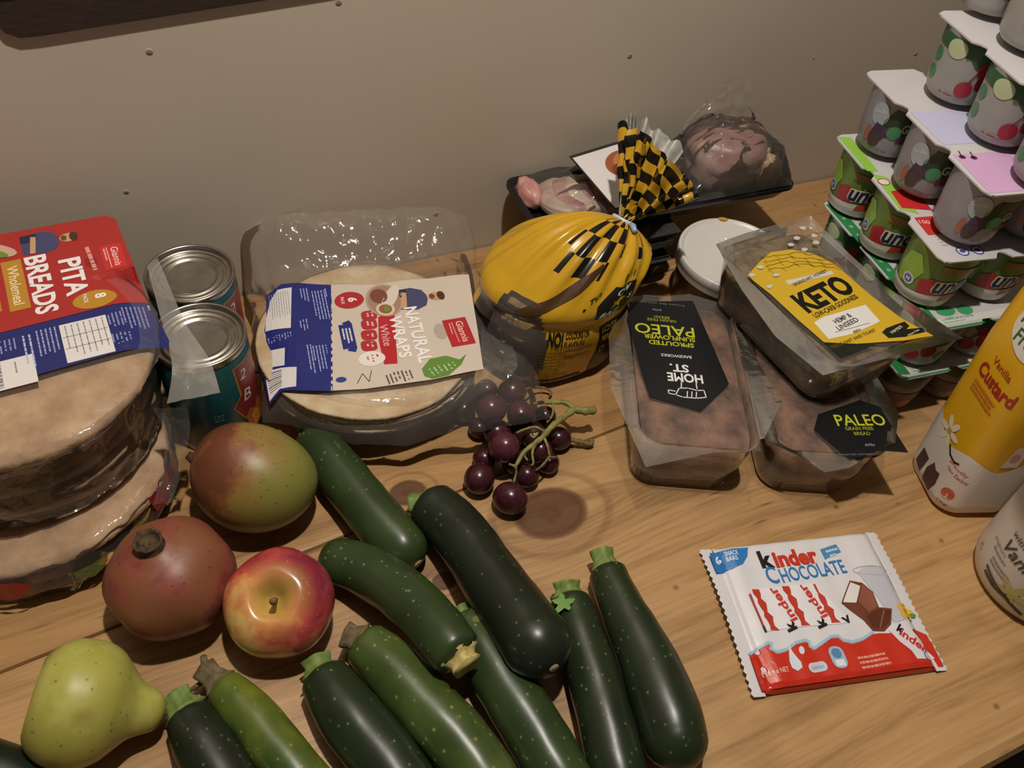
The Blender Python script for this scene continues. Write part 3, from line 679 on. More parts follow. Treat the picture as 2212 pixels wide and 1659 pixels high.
# ------------------------------------------------------------ tins
steel = flat('tin_steel', '#b9b3a8', rough=0.28, metal=1.0, var=0.25, scale=90)
teal = flat('tin_label_teal', '#1d5a5e', rough=0.3, var=0.15, scale=40)
def tin(x, y, label, rot, two):
    t = thing('tin_can', label, 'tin', (x, y, 0), (0, 0, rot), 'tins beside the flatbread packs'); R_ = 0.0365
    V, F = lathe([(R_ - .0015, .0), (R_, .002), (R_, .004), (R_ - .0008, .006), (R_ - .0008, .104), (R_, .106), (R_, .1085), (R_ - .0006, .110), (R_ - .0022, .110), (R_ - .003, .1085), (R_ - .0032, .1055),
                  (R_ - .0065, .1052), (R_ - .0075, .1060), (R_ - .0092, .1060), (R_ - .0102, .1050), (R_ - .0115, .1050), (R_ - .0125, .1058), (R_ - .0142, .1058), (R_ - .0152, .1046), (R_ - .017, .1044), (0.0002, .1044)], 64)
    mk('can', V, F, steel, t)
    V, F = lathe([(R_ - .0006, .007), (R_ - .0004, .0075), (R_ - .0004, .1025), (R_ - .0006, .103)], 64, cap0=False, cap1=False)
    lb = mk('paper_label', V, F, teal, t)
    sf = lambda u, v: (math.cos(u / R_) * (R_ - .0004), math.sin(u / R_) * (R_ - .0004), v)
    p = Print(sf, seg=.006)
    p.poly([(-.004, .096), (.03, .096), (.03, .022), (.004, .022), (-.010, .052), (-.0015, .062)], '#a5853f', 0)
    p.poly([(-.002, .0945), (.03, .0945), (.03, .0235), (.005, .0235), (-.0083, .052), (.0008, .063)], '#8c2a2a', 1)
    p.text('2', .006, .083, h=.011, col='#d9d2c6', layer=2, rot=-0.25); p.text('B', .007, .058, h=.013, col='#d9d2c6', layer=2, rot=-0.2)
    p.poly([(.0, .034), (.006, .040), (.012, .034), (.02, .041), (.028, .030), (.028, .012), (.004, .012)], '#c0602c', 2)
    p.poly([(.006, .030), (.012, .033), (.018, .027), (.02, .014), (.008, .014)], '#d89a3c', 3)
    p.lines(-.026, .050, .009, 3, .003, .0012, '#7fa39c', 1, seed=3); p.ell(-.024, .024, .003, .003, '#5d8783', 1)
    p.build('label_print', lb)
    return t
tin(0.0075, 0.4985, 'teal labelled tin with a red patch, the one nearer the mango', -0.98, True)
tin(0.0135, 0.5725, 'teal labelled tin standing next to the wall, behind the other tin', -0.9, True)

# ------------------------------------------------------------ flatbread packs
BREAD = flat('flatbread_crust', '#b99a76', rough=0.85, hex2='#94714f', scale=34, bump=0.9, bscale=110)
BREAD2 = flat('flatbread_pale', '#cbb898', rough=0.85, hex2='#b09470', scale=30, bump=0.8, bscale=120)
CLEAR = film('clear_bag_film', haze=0.07, rough=0.09, bump=0.55, bscale=45.0)
FLAP = film('cloudy_bag_seal', haze=0.38, rough=0.15, bump=0.4, bscale=60.0, hazecol='#b5b1a8')
def disc(parent, cx, cy, z, r, th, mat, seed, wob=0.0025, tilt=(0, 0)):
    prof = [(0.0005, 0), (r * .85, 0), (r * .96, th * .15), (r, th * .5), (r * .975, th * .85), (r * .9, th), (r * .55, th * 1.04), (0.0005, th * .98)]
    def fn(v, a, i):
        k = 1 + 0.03 * nz(math.cos(a) * 1.3 + seed, math.sin(a) * 1.3, seed * 1.7) + .012 * nz(math.cos(a) * 4 + seed, math.sin(a) * 4, 1)
        rr = math.hypot(v.x, v.y); w_ = wob * (rr / r) ** 2 * (nz(math.cos(a) * 2 + seed * 2, math.sin(a) * 2, seed) + .4 * nz(math.cos(a) * 6, math.sin(a) * 6, seed))
        return Vector((v.x * k, v.y * k, v.z + w_ + tilt[0] * v.x + tilt[1] * v.y))
    V, F = lathe(prof, 72, cx, cy, fn); mk('flatbread', [v + Vector((0, 0, z)) for v in V], F, mat, parent)
def chef(p, u, v, s, rot, skin='#c69a70', layer=2):
    """small printed figure: shirt, arm, head"""
    c, n_ = math.cos(rot), math.sin(rot)
    def q(x, y): return (u + s * (x * c - y * n_), v + s * (x * n_ + y * c))
    p.poly([q(*a) for a in ((-.45, -.6), (.4, -.6), (.52, .1), (.38, .42), (.1, .52), (-.1, .52), (-.38, .40), (-.52, .05))], '#46486c', layer)
    p.poly([q(*a) for a in ((-.45, -.6), (-.1, -.6), (-.15, -.1), (-.46, -.1))], '#2b2d44', layer + 1)
    p.poly([q(*a) for a in ((-.35, -.28), (.42, -.40), (.44, -.24), (-.30, -.12))], skin, layer + 2)
    p.ell(*q(0, .82), .2 * s, .27 * s, skin, layer + 1, rot); p.ell(*q(0, .98), .21 * s, .13 * s, '#4a3424', layer + 2, rot)
    p.ell(*q(0, .68), .13 * s, .09 * s, '#6a4a34', layer + 2, rot)

# lower pack
lp = thing('flatbread_pack', 'clear pack of thick flatbreads with a red label, lying under the pita bread pack', 'bread pack', (-0.136, 0.474, 0), (0, 0, 0.05))
for i in range(3): disc(lp, 0.002 * i, -0.001 * i, .002 + i * .0135, .099, .0135, BREAD, 3.1 * i + 1, wob=.003)
def lpf(u, v):
    a = 2 * PI * u; t = v
    r = curve1([(0, .06), (.18, .100), (.4, .104), (.62, .103), (.8, .095), (1, .0)], t); z = curve1([(0, .0012), (.18, .0012), (.4, .02), (.62, .0415), (.8, .0455), (1, .0462)], t)
    k = 1 + (.05 * nz(math.cos(a) * 3, math.sin(a) * 3, t * 4) + .02 * nz(math.cos(a) * 9, math.sin(a) * 9, t * 6)) * (1 if t < .75 else .2)
    return (r * k * math.cos(a), r * k * math.sin(a), max(.001, z + .0015 * nz(math.cos(a) * 8, math.sin(a) * 8, t * 9) * (1 if t < .75 else .2)))
V, F = grid(96, 18, lpf, wrap=True); bg = mk('clear_bag', V, F, CLEAR, lp)
# bag end crumpled on the table in front
def strip(pts, wob, seed, n=24, m=8):
    """quad sheet between two edge polylines"""
    A_, B_ = pts
    A_ = catmull(A_, 6); B_ = catmull(B_, 6); k = len(A_)
    def fn(u, v):
        i = min(int(u * (k - 1)), k - 2); t = u * (k - 1) - i
        p = A_[i].lerp(A_[i + 1], t).lerp(B_[i].lerp(B_[i + 1], t), v); e = 4 * v * (1 - v)
        return p + Vector((0, 0, wob * (nz(u * 6, v * 5, seed) + .5 * nz(u * 15, v * 12, seed))))
    return grid(n, m, fn)
V, F = strip(([at(20, 1170, .034), at(100, 1185, .034), at(190, 1190, .03), at(270, 1195, .03)], [at(40, 1245, .004), at(110, 1262, .004), at(165, 1276, .003), at(185, 1245, .004)]), .003, 2.0)
mk('bag_end', [v if v.z > .0012 else Vector((v.x, v.y, .0012)) for v in V], F, film('clear_bag_end', haze=0.2, rough=.1, bump=.6, bscale=60, hazecol='#b9a78c'), lp, world=True)
lf = lambda u, v: (u, v, curve1([(0, .0470), (.08, .0472), (.1, .0445), (.112, .034), (.118, .02)], math.hypot(u, v)))
def lside(u, v):  # wraps round the rim: u along the rim (angle), v down the side
    a = u / .105; r = .1075 + .0012 * math.sin(u * 260) - .000 ; z = .043 - v
    return (r * math.cos(a), r * math.sin(a), z)
p = Print(lside, seg=.006, lift=.0004)
p.poly([(-.082, -.002), (-.030, -.002), (-.030, .017), (-.055, .024), (-.078, .020)][::-1], '#a8282c', 0)
p.line([(-.058, .004), (-.042, .004), (-.042, .014), (-.058, .014), (-.058, .004)], .0008, '#e6d8d0', 2); p.text('E', -.051, .009, h=.005, col='#e6d8d0', layer=2, rot=PI)
p.poly([(-.135, .016), (-.110, .010), (-.085, .004), (-.083, .007), (-.108, .016), (-.132, .022)][::-1], '#c9a552', 0)
p.poly([(-.150, .014), (-.140, .011), (-.128, .013), (-.126, .021), (-.140, .027), (-.151, .024)][::-1], '#7f9a5a', 1)
p.build('label_print', bg); p = Print(lside, seg=.006, lift=.0004)
p.poly([(-.225, .000), (-.185, .000), (-.176, .012), (-.190, .024), (-.225, .03)][::-1], '#b32428', 0)
p.text('PO', -.205, .012, h=.007, col='#e6c8c0', layer=2, rot=PI)
p.build('label_print', bg)

# upper pack: pita breads
up = thing('flatbread_pack', 'pita bread pack with a red and blue label, on top of another flatbread pack', 'bread pack', (-0.127, 0.500, 0.049), (0, 0, 0.06))
for i in range(6): disc(up, (.007 if i == 5 else -.001) + random.uniform(-.002, .002), random.uniform(-.003, .003), .0015 + i * .0132, (.098 if i == 5 else .0945) + random.uniform(-.003, .001), .0116, BREAD if i % 2 else BREAD2, 2.3 * i + .7, wob=.0035)
def upf(u, v):
    a = 2 * PI * u; t = v
    r = curve1([(0, .05), (.12, .095), (.35, .0995), (.6, .1005), (.74, .103), (.86, .090), (1, .0)], t); z = curve1([(0, .0002), (.12, .0005), (.35, .028), (.6, .066), (.74, .081), (.86, .0848), (1, .0855)], t)
    w_ = 1 if t < .72 else .12
    k = 1 + (.03 * nz(math.cos(a) * 3 + 5, math.sin(a) * 3, t * 3) + .022 * nz(math.cos(a) * 10, math.sin(a) * 10, t * 8)) * w_
    return (r * k * math.cos(a) + .007 * sstep(.6, .72, t), r * k * math.sin(a), max(0.0, z + .002 * nz(math.cos(a) * 8, math.sin(a) * 8, t * 10) * w_))
V, F = grid(110, 24, upf, wrap=True); bg = mk('clear_bag', V, F, CLEAR, up)
fr = Frame((-0.127, 0.500), 0.06, 0.134)
def ups(u, v):
    rr = math.hypot(u, v); return (u, v, .0865 - (.5 * max(0, rr - .085) ** 1.4 * 3.0 if v < .05 else 0) + .09 * max(0, v - .07))
p = Print(lambda u, v: ups(u + .009, v), seg=.012, lift=.0004, rough=.3)
x1 = .0965; xl = -.10; y1 = .120; ym = .012; y0 = -.036
p.poly([(xl, ym), (x1 + .001, ym + .006), (x1 - .003, y1 - .006), (x1 - .01, y1), (xl, y1 + .004)], '#a9302c', 0)
p.poly([(xl, y0 - .004), (x1 + .004, y0 + .004), (x1 + .006, y0 + .012), (x1 + .001, ym + .0055), (xl, ym - .0005)], '#262c68', 0)
r9 = -PI / 2
p.text('PITA', .052, .058, h=.0160, w=.043, col='#ece6e2', layer=3, rot=r9, bold=.03); p.text('BREADS', .029, .057, h=.0160, w=.066, col='#ece6e2', layer=3, rot=r9, bold=.03)
p.lines(.0665, .088, .046, 1, .004, .003, '#d9958c', 2, rot=r9 + .06)
p.rect(.083, .071, .016, .029, '#c5322f', 2); p.text('Giannis', .0855, .071, w=.022, h=.0055, col='#efc9c0', layer=3, rot=r9); p.rect(.080, .071, .0008, .024, '#e6a9a0', 3); p.lines(.078, .082, .022, 1, .002, .0012, '#e6a9a0', 3, rot=r9)
p.ell(.0665, .071, .0045, .0055, '#8c2624', 1)
p.ell(.062, .0275, .0155, .0098, '#b8862e', 2); p.text('8', .0665, .030, h=.008, col='#f0e9dc', layer=3, rot=r9, bold=.03); p.text('PACK', .056, .030, h=.003, w=.010, col='#f0e9dc', layer=3, rot=r9)
p.rect(.012, .062, .014, .056, '#b8862e', 2); p.text('Wholemeal', .012, .062, w=.044, h=.0075, col='#efd9b0', layer=3, rot=r9)
for k in range(3): p.rect(-.006, .080 - k * .018, .012, .014, '#b8862e', 2); p.rect(-.006, .080 - k * .018, .006, .010, '#efd9b0', 3)
chef(p, .036, .103, .024, r9)
p.ell(.0, .106, .020, .007, '#caa48c', 3, -.5); p.ell(.0, .102, .013, .004, '#6d8a3a', 4, -.5); p.ell(-.004, .107, .010, .003, '#8a2f2a', 4, -.5)
p.rect(.050, -.012, .032, .040, '#dcd6d0', 1); p.lines(.063, .006, .034, 7, .0042, .0008, '#8a8790', 2, rot=r9, seed=4)
for k in range(2): p.rect(.050, -.018 + k * .012, .030, .0006, '#8a8790', 2)
p.lines(.096, .014, .010, 1, .002, .0014, '#c9c8da', 2, rot=r9); p.lines(.092, .012, .026, 6, .0028, .0011, '#8f93bd', 2, rot=r9, seed=5); p.lines(.076, .008, .016, 4, .0028, .0011, '#8f93bd', 2, rot=r9, seed=6); p.lines(.078, -.014, .012, 5, .0028, .0011, '#8f93bd', 2, rot=r9, seed=7)
p.lines(.031, .008, .028, 5, .003, .0011, '#9a9ec4', 2, rot=r9, seed=8); p.lines(.014, .006, .036, 2, .004, .0013, '#b5b8d4', 2, rot=r9, seed=9); p.lines(.004, .006, .014, 6, .003, .0011, '#8f93bd', 2, rot=r9, seed=10)
p.rect(-.004, -.028, .036, .028, '#dcd6d0', 1)
rb = random.Random(5); yy = -.016
while yy > -.040:
    h_ = rb.choice((.0006, .0010, .0016)); p.rect(-.014, yy, .014, h_, '#77757a', 2); yy -= h_ + rb.choice((.0006, .0010))
p.lines(.002, -.018, .020, 1, .002, .001, '#8a8790', 2, rot=r9)
p.build('label', up)
# clear flaps of the bag hanging over the tins
V, F = strip(([at(318, 575, .118), at(340, 660, .119), at(362, 745, .119), at(372, 800, .117), at(360, 872, .106)], [at(340, 556, .118), at(368, 622, .120), at(402, 700, .1205), at(452, 776, .1185), at(476, 848, .112)]), .0016, 5.0, 30, 10)
mk('bag_flap', V, F, FLAP, up, world=True)
V, F = strip(([at(330, 880, .10), at(352, 930, .08), at(352, 1010, .06), at(330, 1090, .045)], [at(405, 880, .09), at(410, 930, .075), at(392, 1010, .055), at(375, 1085, .04)]), .004, 7.0, 24, 8)
mk('bag_side_fold', V, F, CLEAR, up, world=True)

# ------------------------------------------------------------ wraps pack and the one under it
WA = -0.135
wc = (0.1475, 0.508)
ws = thing('wraps_pack', 'plain clear pack of wraps lying hidden under the natural wraps pack', 'wraps pack', (0.152, 0.535, 0), (0, 0, WA))
for i in range(5): disc(ws, 0, 0, .001 + i * .0058, .084, .0056, BREAD2, 1.9 * i + .3, wob=.0012)
V, F = lathe([(.05, .0004), (.088, .0006), (.092, .012), (.09, .026), (.06, .0312), (.0005, .0314)], 64, fn=lambda v, a, i: Vector((v.x * (1 + .02 * nz(a * 3, i)), v.y * (1 + .02 * nz(a * 3, i)), v.z)), cap0=True, cap1=False)
mk('clear_bag', V, F, CLEAR, ws)
wp = thing('wraps_pack', 'clear pack of natural wraps with a beige and blue label, beside the tins', 'wraps pack', (wc[0], wc[1], 0.0325), (0, 0, WA))
for i in range(6): disc(wp, random.uniform(-.002, .002), random.uniform(-.002, .002), .0012 + i * .0038, .0965 + random.uniform(-.001, .002), .0036, BREAD2, 1.3 * i + .2, wob=.0025)
def wpf(u, v):   # puffy bag, its back edge standing up towards the wall
    x = lerp(-.1005, .128, u); y = lerp(-.108 + .045 * sstep(.4, 0, u), .138, v)
    e = min(1, 6 * min(u, 1 - u, v * 1.2, 1.0)); top = .0285 * e ** .5 if v < .8 else .0285 * max(0, min(1, 6 * min(u, 1 - u))) ** .5
    z = top + .030 * sstep(.78, .97, v) * (1 - .3 * u) + .0035 * sstep(.7, .8, v) * (nz(u * 14, v * 10, 3) + nz(u * 30, v * 20, 4)) + .0025 * (1 - e) * nz(u * 18, v * 18, 5)
    if .14 < u < .9 and .1 < v < .78: z = max(z, .0275)
    x += .006 * nz(v * 7, 2.2) * (1 - e) + (.014 * sstep(.85, 1, u) * sstep(.55, .2, v)); y += .006 * nz(u * 7, 8.2) * (1 - e)
    return (x, y, z + .0003)
V, F = grid(70, 70, wpf); bg = mk('clear_bag', V, F, CLEAR, wp)
fr = Frame(wc, WA, .0605)
def wps(u, v):
    d_ = max(0, -.058 - u); return (u + d_ * .12, v, .0292 + .0006 * math.sin(u * 120) * math.sin(v * 90) - 6.0 * d_ ** 2 + .0012)
p = Print(wps, seg=.010, lift=.0004, rough=.28)
U = lambda x, y: fr(500 + x / 3.456, 480 + y / 3.456)
def PX(pts, col, l): p.poly([U(*a) for a in pts], col, l)
r9 = -PI / 2
PX([(745, 1275), (1000, 1260), (1500, 1190), (1880, 1110), (1820, 720), (1770, 405), (1400, 440), (1060, 480), (745, 485)], '#cdbfae', 0)
PX([(180, 880), (195, 1150), (235, 1330), (350, 1255), (560, 1270), (758, 1278), (755, 900), (748, 485), (500, 470), (360, 475), (228, 540), (225, 720)], '#232a70', 0)
PX([(215, 800), (435, 800), (450, 505), (330, 515), (265, 580), (225, 700)], '#d8d2cc', 1)
u0, v0 = U(415, 530); p.lines(u0, v0, .032, 9, .0024, .0006, '#8c8890', 2, rot=r9 - .05, seed=11)
PX([(195, 1060), (375, 1072), (382, 945), (205, 940)], '#d8d2cc', 1)
PX([(205, 1085), (215, 1180), (238, 1310), (330, 1240), (470, 1235), (478, 1095), (340, 1085)], '#d8d2cc', 1)
for k in range(9):
    a = U(222 + k * 3, 1110 + k * 18); b = U(345, 1105 + k * 14); p.line([a, b], .0006 + .0005 * (k % 3 == 0), '#4a4850', 2)
for k, (x, y, l_, n_) in enumerate([(560, 510, .018, 3), (700, 510, .018, 1), (690, 520, .040, 5), (560, 740, .015, 3), (705, 930, .012, 1), (680, 930, .032, 4), (590, 930, .036, 2), (430, 830, .009, 9)]):
    u0, v0 = U(x, y); p.lines(u0, v0, l_, n_, .0027, .0010, '#9ea4d0', 2, rot=r9, seed=20 + k)
u0, v0 = U(880, 600); p.ell(u0, v0, .0135, .0105, '#ad2a30', 2, .1); p.text('6', u0 + .003, v0, h=.0085, col='#ece4da', layer=3, rot=r9, bold=.04); p.text('PACK', u0 - .006, v0, h=.003, w=.009, col='#ece4da', layer=3, rot=r9)
u0, v0 = U(868, 870); p.rect(u0, v0, .012, .030, '#262d74', 2); p.rect(u0 + .002, v0 + .016, .007, .006, '#262d74', 2, .4); p.rect(u0 + .002, v0 - .016, .007, .006, '#262d74', 2, -.4)
p.lines(u0 + .003, v0 + .010, .020, 3, .0030, .0015, '#d9d5d0', 3, rot=r9, seed=31)
for k, yy in enumerate((715, 780, 860, 940)):
    u0, v0 = U(1028, yy); p.rect(u0, v0, .014, .0125, '#b02f34', 2, rad=.004); p.lines(u0 + .003, v0 + .004, .009, 2, .004, .0018, '#e2c0b4', 3, rot=r9, seed=40 + k)
u0, v0 = U(1050, 1035); p.ell(u0, v0, .0115, .0085, '#e4dcd2', 2); p.lines(u0 + .005, v0 + .004, .009, 3, .0042, .0016, '#b02f34', 3, rot=r9, seed=44)
PX([(1095, 730), (1215, 670), (1240, 1075), (1140, 1080), (1100, 900)], '#b5292e', 1)
u0, v0 = U(1150, 860); p.text('White', u0, v0, w=.026, h=.0075, col='#e6a8a4', layer=3, rot=r9)
u0, v0 = U(1260, 870); p.text('WRAPS', u0, v0, w=.052, h=.0115, col='#efe9e2', layer=4, rot=r9, bold=.025); u0, v0 = U(1390, 850); p.text('NATURAL', u0, v0, w=.070, h=.0125, col='#efe9e2', layer=4, rot=r9, bold=.025)
u0, v0 = U(1695, 835); p.rect(u0, v0, .022, .034, '#b02a2e', 2, rot=.05); p.text('Giannis', u0 + .0035, v0, w=.026, h=.0065, col='#ecc4bc', layer=3, rot=r9 + .05); p.rect(u0 - .003, v0, .0008, .026, '#e0a09a', 3, .05); p.lines(u0 - .006, v0 + .012, .022, 1, .002, .0012, '#e0a09a', 3, rot=r9)
u0, v0 = U(1560, 830); p.ell(u0, v0, .006, .010, '#b3a394', 1)
u0, v0 = U(1345, 590); chef(p, u0, v0, .028, r9)
u0, v0 = U(1140, 600); p.ell(u0, v0, .017, .022, '#b49a84', 3); p.ell(u0, v0, .015, .020, '#a4836c', 4); p.ell(u0 - .004, v0 + .006, .008, .010, '#7b4c3a', 5); p.ell(u0 + .006, v0 + .002, .006, .018, '#d8cabc', 5, -.5); u1, v1 = U(1150, 670); p.ell(u1, v1, .0085, .0085, '#d9c2a4', 5); p.ell(u1, v1, .006, .006, '#9c5a44', 6); p.ell(u1 + .001, v1, .003, .004, '#71873c', 7)
PX([(1420, 1110), (1480, 1035), (1600, 1015), (1700, 1045), (1752, 1000), (1715, 1080), (1620, 1160), (1500, 1185), (1440, 1165)], '#64883c', 2)
u0, v0 = U(1645, 1060); p.lines(u0, v0, .009, 3, .0042, .0014, '#b9cf98', 3, rot=r9 + .3, seed=50); u0, v0 = U(1540, 1085); p.lines(u0, v0, .010, 3, .0042, .0014, '#b9cf98', 3, rot=r9 + .3, seed=51)
u0, v0 = U(1325, 1115); p.lines(u0, v0, .013, 7, .0034, .0013, '#4e4a48', 2, rot=r9 + .1, seed=52); u0, v0 = U(985, 1170); p.line([(u0 - .006, v0 - .006), (u0, v0 + .004), (u0 + .004, v0 - .006), (u0 + .008, v0 + .006)], .0007, '#4e4a48', 2)
u0, v0 = U(820, 1195); p.ell(u0, v0, .0045, .003, '#34408c', 2)
p.build('label', wp)
V, F = strip(([at(1040, 700, .055), at(1035, 760, .055), at(990, 850, .05), at(900, 890, .048)], [at(1075, 690, .05), at(1118, 790, .052), at(1040, 852, .040), at(940, 902, .038)]), .002, 9.0, 24, 8)
mk('bag_corner', V, F, CLEAR, wp, world=True)

# ------------------------------------------------------------ yellow bagel bag
bb = thing('bagel_bag', 'yellow and black checked bread bag tied at its neck, in front of the black trays', 'bread bag', (0.325, 0.498, 0))
YEL = flat('bag_yellow', '#cb9c22', rough=0.22, var=0.12, scale=20, bump=0.15, bscale=60)
def checker_material():
    m, nt, b = nodes('bag_checks'); setp(b, Roughness=0.25); L = nt.links
    uv = N(nt, 'ShaderNodeUVMap'); ck = N(nt, 'ShaderNodeTexChecker', Scale=1.0); ck.inputs[1].default_value = S('#c4982a'); ck.inputs[2].default_value = S('#15130f')
    L.new(uv.outputs[0], ck.inputs['Vector']); L.new(ck.outputs[0], b.inputs['Base Color']); return m
CHK = checker_material()
BLK = flat('bag_black', '#15130f', rough=0.25)
WIN = film('bag_window', haze=0.10, rough=0.12, bump=0.5, bscale=60)
NECK = Vector((0.066, 0.006, 0.133)); ND = Vector((0.52, 0.30, 0.80)).normalized()
RP = [(0, .001), (.025, .050), (.06, .066), (.13, .073), (.25, .076), (.40, .077), (.55, .0775), (.66, .071), (.76, .058), (.84, .044), (.91, .029), (.96, .017), (1, .0085)]
def axis_b(t):
    s_ = sstep(.45, 1.05, t) / sstep(.45, 1.05, 1); return Vector((NECK.x * s_, NECK.y * s_, smooth1([(0, 0.0008), (.06, .004), (.13, .014), (.55, .092), (.76, .119), (.91, .131), (1, .134)], t)))
NU, NV = 144, 80
def bagp(th, t):
    c_ = axis_b(t); r = smooth1(RP, t)
    # upper rows tilt towards the neck direction
    k = sstep(.62, 1, t); zx = Vector((1, 0, -ND.x / ND.z * k)); zy = Vector((0, 1, -ND.y / ND.z * k))
    pl = sstep(.5, .95, t); pleat = (.055 * math.sin(13 * th + 1) + .045 * math.sin(22 * th + 2.2)) * pl * (1.0 if t < .97 else .6)
    lump = .05 * nz(math.cos(th) * 1.6, math.sin(th) * 1.6, t * 3.2) + .018 * nz(math.cos(th) * 4, math.sin(th) * 4, t * 9)
    waist = -.075 * math.exp(-((t - .47) / .055) ** 2)
    rr = r * (1 + pleat + lump * sstep(0, .1, t) + waist)
    p_ = c_ + (zx * math.cos(th) + zy * math.sin(th) * .84) * rr
    p_.z = max(p_.z, .0008); return p_
V = []; uvs = []
for j in range(NV + 1):
    for i in range(NU):
        th = 2 * PI * i / NU; t = j / NV; V.append(bagp(th, t)); uvs.append((th * .079 / .0145 * 1.0, t * 14.0))
F = []; MI = []
for j in range(NV):
    for i in range(NU):
        k = (i + 1) % NU; F.append((j * NU + i, j * NU + k, (j + 1) * NU + k, (j + 1) * NU + i))
        th = math.degrees(2 * PI * (i + .5) / NU); t = (j + .5) / NV; mi = 0
        wl, wr = 188 + 18 * t, 226 + 20 * math.sin(t * 5)
        if .10 < t < .62 and wl < th < wr: mi = 2
        if .04 < t < .10 and 165 < th < 300: mi = 1
        if .15 < t < .52 and 170 < th <= wl: mi = 3 if t > .30 else 1
        if t > .80 and (205 < th < 268 or 288 < th < 300 or 330 < th or th < 60): mi = 1
        if .72 < t <= .80 and (214 < th < 256): mi = 1
        MI.append(mi)
# drop the seam problem of wrapped uv by keeping the seam on the far side (th = 0)
bag = mk('bag', V, F, [YEL, CHK, WIN, BLK], bb, mi=MI, uvs=uvs)
# gathered tail above the tie: two ruffled wings
TAILM = CHK
def tail(tip0, tip1, seed, mat, name, spread, nu=40, nv=22):
    o = NECK + ND * .002; uvs = []
    def fn(u, v):
        tip = Vector(tip0).lerp(Vector(tip1), u); tip += Vector((0, 0, .010 * nz(u * 5, seed)))
        p_ = o.lerp(tip, v); d_ = (Vector(tip1) - Vector(tip0)).normalized(); ax = (tip - o).normalized(); nn = d_.cross(ax)
        w_ = .0075 * math.sin(u * 19 + seed) * (.35 + .65 * v) * (1 - .4 * v) + .004 * nz(u * 8, v * 5, seed)
        p_ += nn * w_ + d_ * (u - .5) * .008 * (1 - v) * 1.5; uvs.append((u * spread * (.45 + .55 * v) + 9, v * 7.5)); return p_
    V, F = grid(nu, nv, fn); mk(name, V, F, mat, bb, uvs=uvs)
loc = lambda x, y, z: at(x, y, z) - Vector((0.325, 0.498, 0))
tail(loc(1340, 268, .195), loc(1400, 300, .205), 1.0, CHK, 'bag_tail', 3.2)
tail(loc(1385, 285, .20), loc(1495, 405, .185), 2.6, CHK, 'bag_tail', 5.2)
tail(loc(1470, 365, .18), loc(1512, 425, .155), 4.1, CHK, 'bag_tail', 3.0)
CHKW = flat('bag_inside', '#b9b4a6', rough=.35, hex2='#9a9a94', scale=130)
tail(loc(1385, 260, .185), loc(1478, 318, .18), 5.2, CHKW, 'bag_tail_inside', 4)
tail(loc(1352, 246, .198), loc(1374, 250, .198), 6.2, CHKW, 'bag_tail_inside', 1)
# tie
V = []; F = []
cs = []
e1 = ND.orthogonal().normalized(); e2 = ND.cross(e1)
ringp = [NECK + (e1 * math.cos(a) + e2 * math.sin(a)) * .0102 for a in [2 * PI * k / 20 for k in range(21)]]
TIE = flat('bag_tie', '#c2c6cc', rough=.35)
V, F = tube(ringp, [.0026] * 21, n=8, cap=False); mk('tie', V, F, TIE, bb)
te = loc(1372, 500, .142); V, F = tube([NECK + Vector((0, -.010, .003)), (NECK + Vector((0, -.010, .003))).lerp(te, .5) + Vector((0, 0, .002)), te], [.0026, .0028, .0024], n=8); mk('tie_end', V, F, flat('tie_blue', '#8fa9c4', rough=.35), bb)
# bagels seen through the clear window
BGL = flat('bagel_crust', '#b08a58', rough=.7, hex2='#7f6a4a', scale=60, bump=.5)
for k in range(4):
    R_, r_ = .042, .0195
    V, F = grid(36, 14, lambda u, v: ((R_ + r_ * math.cos(2 * PI * v)) * math.cos(2 * PI * u), (R_ + r_ * math.cos(2 * PI * v)) * math.sin(2 * PI * u) * .84, .0175 + k * .0235 + .013 * math.sin(2 * PI * v)), wrap=True)
    mk('bagel', V, F, BGL, bb)
# print and a painted shadow band on the bag, laid out in degrees round the bag and share of its height
DU, DV = .00135, .15
p = Print(lambda u, v: bagp(math.radians(u / DU), v / DV), seg=.005, lift=.0007, step=.0002)
def bgP(pts, col, layer=1): p.poly([(u * DU, v * DV) for u, v in pts], col, layer)
def bgT(s_, u, v, w_, h_, col='#15130f', rot=0.0, layer=1, bold=.02): p.text(s_, u * DU, v * DV, w=w_ * DU, h=h_ * DV, col=col, layer=layer, rot=rot, bold=bold)
bgT('NO!', 250, .415, 11, .085, bold=.05); bgT('COLOURS OR', 266, .435, 18, .034); bgT('FLAVOURS', 264, .388, 15, .034)
for k in range(2): bgP([(258, .345 - k * .05), (279, .345 - k * .05), (279, .351 - k * .05), (258, .351 - k * .05)], '#4d3a10', 1)
for k in range(9): p.lines((240 + .3 * k) * DU, (.33 - k * .021) * DV, 26 * DU, 1, 1, .0009, '#6b5414', 1, seed=60 + k)
bgP([(284, .12), (320, .12), (320, .44), (284, .44)], '#15130f', 0)
bgT('HONEY', 294, .415, 15, .034, '#c9a227', layer=2); bgT('SESAME', 294, .365, 15, .034, '#c9a227', layer=2); bgT('O', 289, .29, 5, .05, '#c9a227', layer=2)
bgP([(238, .100), (278, .100), (278, .130), (238, .130)], '#15130f', 1); bgT('ALLERGEN ADVICE', 259, .115, 24, .016, '#c9a227', layer=2)
bgP([(273, .53), (295, .53), (300, .61), (295, .70), (273, .70), (268, .61)], '#15130f', 1)
bgP([(284 + (6.5 if k % 2 == 0 else 2.8) * math.sin(k * PI / 5), .615 + (.042 if k % 2 == 0 else .017) * math.cos(k * PI / 5)) for k in range(10)], '#d9a91f', 2)
bgT('OW', 283, .676, 13, .032, '#e4e0d6', layer=2); bgT('BAG', 283, .552, 15, .034, '#e4e0d6', layer=2); bgT('S', 295, .62, 4, .03, '#e4e0d6', layer=2); bgT('TO', 261, .66, 7, .03, rot=.5)
